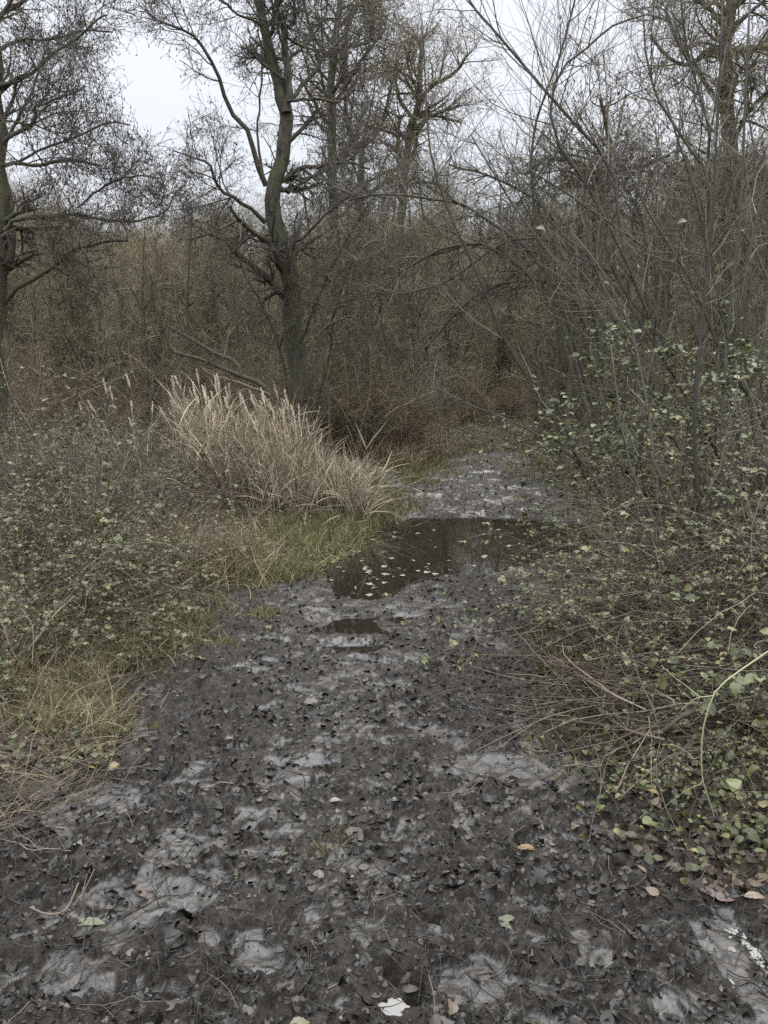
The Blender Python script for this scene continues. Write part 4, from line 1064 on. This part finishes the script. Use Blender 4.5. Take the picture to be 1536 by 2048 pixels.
# short bits of twig and rotted stalk in the mud
def sticks(n, region, L, r, cond, lift=.01, tilt=.12):
    px = RNG.uniform(region[0], region[1], n); py = RNG.uniform(region[2], region[3], n)
    d = np.array([ray(a, b) for a, b in zip(px, py)]); s = (0.03 - CAM[2]) / d[:, 2]
    x = d[:, 0] * s; y = d[:, 1] * s; ok = cond(x, y); x, y = x[ok], y[ok]; n = len(x)
    D = RNG.normal(size=(n, 3)) * [1, 1, tilt]
    P = grow(np.stack([x, y, ground(x, y) + RNG.uniform(0, lift, n)], 1), D, RNG.uniform(L[0], L[1], n), 6, .12, 0)
    zz = ground(P[:, :, 0], P[:, :, 1]); P[:, :, 2] = np.maximum(P[:, :, 2], zz + .001) * .6 + .4 * (zz + .004)
    R = RNG.uniform(r[0], r[1], n)[:, None] * np.linspace(1, .5, 6)[None]
    return MB().tubes(P, R, 4)
merge('mud_debris', M_litter, sticks(1500, (-60, 1600, 1250, 2080), (.03, .16), (.001, .0022), lambda x, y: path_d(x, y)[0] < .2))
merge('dead_stalks', M_darkcane,
      sticks(1100, (-100, 330, 1380, 1720), (.08, .35), (.0009, .002), outside(-.25, 'L', .2), .06, .25),
      sticks(1300, (1040, 1600, 1080, 1560), (.2, .8), (.0015, .004), outside(-.05, 'R', .1), .25, .3),
      sticks(500, (100, 500, 1000, 1250), (.2, .6), (.0014, .003), outside(.1, 'L', .3), .35, .6))

# ------------------------------------------------------------------ tangle of arching canes, right bank
def arcs(n, region, L, r, H, cond):
    px = RNG.uniform(region[0], region[1], n * 2); py = RNG.uniform(region[2], region[3], n * 2)
    d = np.array([ray(a, b) for a, b in zip(px, py)]); s = (0.1 - CAM[2]) / d[:, 2]
    x = d[:, 0] * s; y = d[:, 1] * s; ok = cond(x, y); x, y = x[ok][:n], y[ok][:n]; n = len(x)
    az = RNG.uniform(0, 6.28, n)
    D = np.stack([np.cos(az), np.sin(az) * .6, RNG.uniform(.3, 1.3, n)], 1)
    P = grow(np.stack([x, y, ground(x, y)], 1), D, RNG.uniform(L[0], L[1], n), 12, .05, -.13)
    P[:, :, 2] = np.maximum(P[:, :, 2], ground(P[:, :, 0], P[:, :, 1]) + .004)
    R = RNG.uniform(r[0], r[1], n)[:, None] * np.linspace(1, .35, 12)[None]
    b = MB().tubes(P, R, 4)
    P1, R1 = kids(P, R, 2, (.2, 1), (25, 60), (.1, .4), True, 5, .12, 0, .6, .0012); b.tubes(P1, R1, 3)
    return b
merge('cane_tangle', M_darkcane,
      sticks(1000, (1080, 1620, 1080, 1450), (.25, .8), (.0018, .0042), outside(.3, 'R', 0), .45, .45),
      arcs(130, (1180, 1600, 1120, 1420), (.3, .8), (.0018, .004), .5, outside(.5, 'R', 0)),
      arcs(120, (1220, 1650, 1000, 1200), (.5, 1.3), (.002, .004), .5, outside(.8, 'R', 0)),
      arcs(110, (150, 480, 1040, 1230), (.3, .9), (.0015, .003), .4, outside(.1, 'L', 0)),
      arcs(90, (-150, 250, 1200, 1420), (.2, .7), (.0012, .0025), .4, outside(.1, 'L', 0)))

# ------------------------------------------------------------------ single branches, canes and leaves one can point to
def lying(pts, r, lift=(.02,), K=16):
    l = np.interp(np.linspace(0, 1, len(pts)), np.linspace(0, 1, len(lift)), lift)
    p3 = np.array([on_ground(a, b, o) for (a, b), o in zip(pts, l)])
    dist = p3[:, 1]
    rr_ = np.interp(np.linspace(0, 1, len(pts)), np.linspace(0, 1, len(r)), r) * dist / F_PX
    return spline(p3, K, rr_)
branch('fallen_branch', 'long dead branch bent in a shallow V on the right bank', [
    lying([(1468, 1388), (1410, 1415), (1358, 1437), (1308, 1470), (1233, 1446), (1128, 1442), (1018, 1436)], [6, 6, 5, 5, 4, 3, 1.5], (.12, .05, .03))], mat=M_stem, n1=7, L1=(.15, .4))
branch('fallen_branch', 'straight thick stick lying just above the V shaped branch', [
    lying([(1425, 1318), (1380, 1340), (1328, 1356), (1258, 1377)], [5, 6, 5, 3], (.15, .05))], mat=M_stem, n1=4, L1=(.1, .3))
branch('fallen_branch', 'thin dark branch poking from the right bank over the mud', [
    lying([(1140, 1247), (1095, 1248), (1048, 1248), (990, 1258), (943, 1273)], [3.5, 3, 2.5, 1.5], (.06, .02))], mat=M_stem, n1=5, L1=(.08, .25))
branch('bramble_cane', 'thin cane arching left over the right end of the pond', [
    W([(1300, 1170), (1240, 1085), (1190, 1068), (1130, 1072), (1080, 1085), (1040, 1105), (1010, 1125)], [6.0, 6.6], [2.6, 2.2, 1.8, 1.4])], 'cane', M_cane, n1=4, L1=(.08, .25))
branch('bramble_cane', 'long pale green bramble cane hanging down at the right edge', [
    W([(1560, 1285), (1536, 1303), (1470, 1348), (1430, 1385), (1410, 1440), (1403, 1500), (1405, 1560), (1425, 1620), (1445, 1680), (1470, 1745)], [2.4, 2.45], [3.4, 3.2, 3, 3, 2.6, 2.2])], 'cane',
    ranmat('green_cane', [(0, (.30, .30, .16)), (1, (.40, .38, .24))], .5, .4), n1=5, L1=(.05, .16), n2=1)
branch('bramble_cane', 'pale dry cane slanting to the lower left of the hanging green cane', [
    lying([(1400, 1480), (1340, 1510), (1290, 1550), (1240, 1595)], [1.8, 1.8, 1.4], (.25, .12, .03))], 'cane', M_cane, n1=3, L1=(.05, .16), n2=1)
branch('fallen_branch', 'curved pale twig lying in the mud left of the wet track', [
    lying([(395, 1576), (420, 1574), (440, 1565), (465, 1562)], [1.6, 2, 1.6], (.012,))], 'twig', M_cane, n1=0)
branch('fallen_branch', 'forked grey twig lying in the mud by the bottom left leaf', [
    lying([(60, 1812), (95, 1815), (130, 1795), (158, 1782)], [2, 3, 2], (.012,))], 'twig', M_cane, n1=3, L1=(.03, .08), n2=1)
branch('fallen_branch', 'long thin stalk leaning across the grassy left bank', [
    lying([(-10, 1335), (60, 1285), (110, 1225), (150, 1180)], [1.8, 1.6, 1.4], (.05, .3, .4))], 'stalk', M_straw, n1=2, L1=(.05, .16), n2=1)
for k, (a, b) in enumerate([((1270, 1410), (1100, 1310)), ((1400, 1250), (1190, 1305)), ((1390, 1295), (1215, 1300)), ((1350, 1400), (1200, 1350)), ((1330, 1500), (1160, 1390))]):
    lab = ['thin stick crossing over the V shaped branch', 'level stick highest in the brown tangle on the right bank', 'level stick in the middle of the brown tangle on the right bank',
           'short stick propped just left of the thick straight stick', 'crooked stick sloping down towards the leafy right corner'][k]
    mid = ((a[0] + b[0]) / 2, (a[1] + b[1]) / 2 + RNG.uniform(-14, 14))
    branch('fallen_branch', lab, [lying([a, mid, b], [3.2, 3, 2], (.16, .1, .05))], mat=M_cane, n1=4, L1=(.08, .25))

def one_leaf(label, px, py, L, Wd, ang, col, name='fallen_leaf', tilt=.1, curl=.12, z=None, cat='leaf', lobes=0):
    p = on_ground(px, py, .012) if z is None else gp(px, py, z)
    col = tuple(c * .34 for c in col)
    m = ranmat('leaf_skin_%s' % name, [(0, tuple(c * .8 for c in col)), (1, col)], .5, .4, .05, sp_noise=45)
    f = np.array([[math.cos(ang), math.sin(ang), 0]]); nn = np.array([[RNG.normal() * tilt, RNG.normal() * tilt - .1, 1]])
    b = MB()
    base = -f * L / 2
    if lobes:
        for a2 in np.linspace(-1.15, 1.15, lobes):
            g = np.array([[math.cos(ang + a2), math.sin(ang + a2), 0]])
            b.leaves(base * .6 + [[0, 0, .0012 * a2]], g, nn, np.array([L * (1 - .25 * abs(a2))]), np.array([Wd * .55]), .08, .12, 9, jag=.12)
    else:
        b.leaves(base, f, nn, np.array([L]), np.array([Wd]), curl, .2, 11, jag=.06)
    st = np.array([base[0] - f[0] * L * .18, base[0] + f[0] * 0.002 + [0, 0, .001], base[0] + f[0] * L * .4 + [0, 0, .002]])
    b.tubes(st[None], np.array([[.0009, .001, .0007]]), 4)
    o = b.build(name, m); o.location = tuple(p)
    return tag(o, label, cat)
one_leaf('cream oval leaf lying on the wet track, middle of the photo', 672, 1599, .045, .013, .3, (.62, .50, .36))
one_leaf('bright orange brown leaf on the mud, right of centre', 1055, 1699, .065, .014, -.1, (.45, .27, .13))
one_leaf('pale green grey pointed leaf on the mud at lower left', 175, 1831, .10, .019, .25, (.34, .36, .22))
one_leaf('small rust red leaf right of the grey green pointed leaf', 286, 1788, .05, .012, -.5, (.24, .15, .11))
one_leaf('cream leaf on the mud at the right edge', 1510, 1797, .065, .014, .0, (.50, .38, .28))
one_leaf('pinkish lobed leaf beside the cream leaf at the right edge', 1432, 1790, .085, .035, 1.0, (.30, .21, .18), lobes=5)
one_leaf('tan crumpled leaf standing up near the bottom edge', 905, 2018, .05, .016, 1.3, (.42, .33, .24), tilt=.5)
one_leaf('buff leaf curled at the bottom of the photo, centre left', 600, 2046, .05, .015, .3, (.45, .40, .26))
one_leaf('yellowish small leaf on the left part of the mud', 458, 1467, .04, .012, .2, (.36, .31, .18))
one_leaf('grey brown leaf on the mud below the yellowish one', 306, 1478, .07, .016, .6, (.15, .12, .10))
one_leaf('light leaf in the track below the pond', 845, 1292, .05, .010, .1, (.50, .42, .32))
one_leaf('small green grey leaf at the edge of the right bank', 1310, 1517, .06, .02, .2, (.34, .38, .27))
one_leaf('green leaf low in the right hand plants', 1300, 1578, .06, .018, -.4, (.22, .26, .14))
one_leaf('brown leaf flat on the mud under the right hand plants', 1265, 1673, .09, .014, .1, (.20, .16, .11))
one_leaf('brown leaf right next to the flat brown one', 1303, 1676, .05, .015, -.3, (.24, .20, .14))
one_leaf('small tan leaf standing between the mud and the right bank', 1163, 1592, .04, .012, 1.5, (.30, .22, .16), tilt=.6)
one_leaf('yellow green small leaf on the mud right of the wet track', 792, 1604, .035, .009, .0, (.34, .36, .22))
one_leaf('pale tan leaf hanging over the right bank tangle', 1208, 1298, .07, .018, 1.2, (.34, .25, .18), tilt=.5)
one_leaf('pale sprig of moss green leaf on the mud at lower centre', 1010, 1838, .06, .02, .4, (.24, .27, .16), lobes=3)
# leaves still hanging on the thin shrubs
for lab, px, py, Y, L, ang, col in [
    ('large pale curled leaf caught on the upper thicket twigs', 1088, 457, 6.5, .12, .2, (.50, .47, .36)),
    ('pale ragged leaf on a twig right of the tall dark stem top', 1370, 440, 5.0, .09, -.3, (.44, .40, .33)),
    ('tan oval leaf hanging in the right thicket, left one of a pair', 1236, 540, 5.2, .06, 1.4, (.42, .32, .24)),
    ('tan oval leaf hanging in the right thicket, right one of a pair', 1278, 539, 5.2, .07, 1.3, (.40, .33, .24)),
    ('brownish leaf hanging just below the pair of tan leaves', 1217, 568, 5.2, .07, .6, (.36, .26, .19)),
    ('small leaf at the right margin of the upper thicket', 1488, 462, 5.0, .04, .4, (.46, .40, .33)),
    ('tan leaf hanging on the right above the green leaves', 1442, 610, 5.0, .06, 1.9, (.40, .32, .24)),
    ('olive leaf hanging near the puddle end at the right', 1105, 662, 6.4, .08, 1.7, (.26, .20, .15))]:
    col = tuple(c * .6 for c in col)
    m = ranmat('hanging_leaf_skin', [(0, tuple(c * .75 for c in col)), (1, col)], .6, .3, .2, sp_noise=40)
    f = np.array([[math.cos(ang), 0, math.sin(ang) * -1]]); b = MB()
    b.leaves(-f * L / 2, f, np.array([[0.1, -1, .5]]), np.array([L * .75]), np.array([L * .15]), .3, .4, 9, jag=.12)
    b.tubes(np.array([-f[0] * L * .8, -f[0] * L * .4])[None], np.array([[.001, .001]]), 4)
    o = b.build('hanging_leaf', m); o.location = tuple(at(px, py, Y)); tag(o, lab, 'leaf')

# floating leaves on the pond
fl = []
for k in range(4):
    b = MB(); L = .07
    b.leaves(np.array([[-L / 2, 0, 0]]), np.array([[1, 0, 0.]]), np.array([[0, 0, 1.]]), np.array([L]), np.array([.018 + .004 * k]), .05, .08, 7, rnd=np.array([.2 + .25 * k]), jag=.12)
    fl.append(tag(b.build('floating_leaf', M_float), 'small pale leaf floating on the dark puddle', 'leaf', 'pale leaves floating on the puddle'))
cnt = 0; tries = 0
while cnt < 60 and tries < 3000:
    tries += 1
    u_ = RNG.random()
    px_, py_ = (RNG.uniform(640, 920), RNG.normal(1136, 16)) if u_ < .35 else (RNG.uniform(690, 1140), RNG.uniform(1044, 1140)) if u_ < .7 else (RNG.uniform(700, 800), RNG.uniform(1060, 1200))
    p = gp(px_, py_, .004)
    if float(ground(p[0], p[1])) > -.008: continue
    o = fl[cnt] if cnt < 4 else fl[cnt % 4].copy()
    if cnt >= 4: C.objects.link(o)
    o.location = tuple(p); o.rotation_euler = (0, 0, RNG.uniform(0, 6.28)); s = RNG.uniform(.35, 1.1); o.scale = (s, s, s); cnt += 1
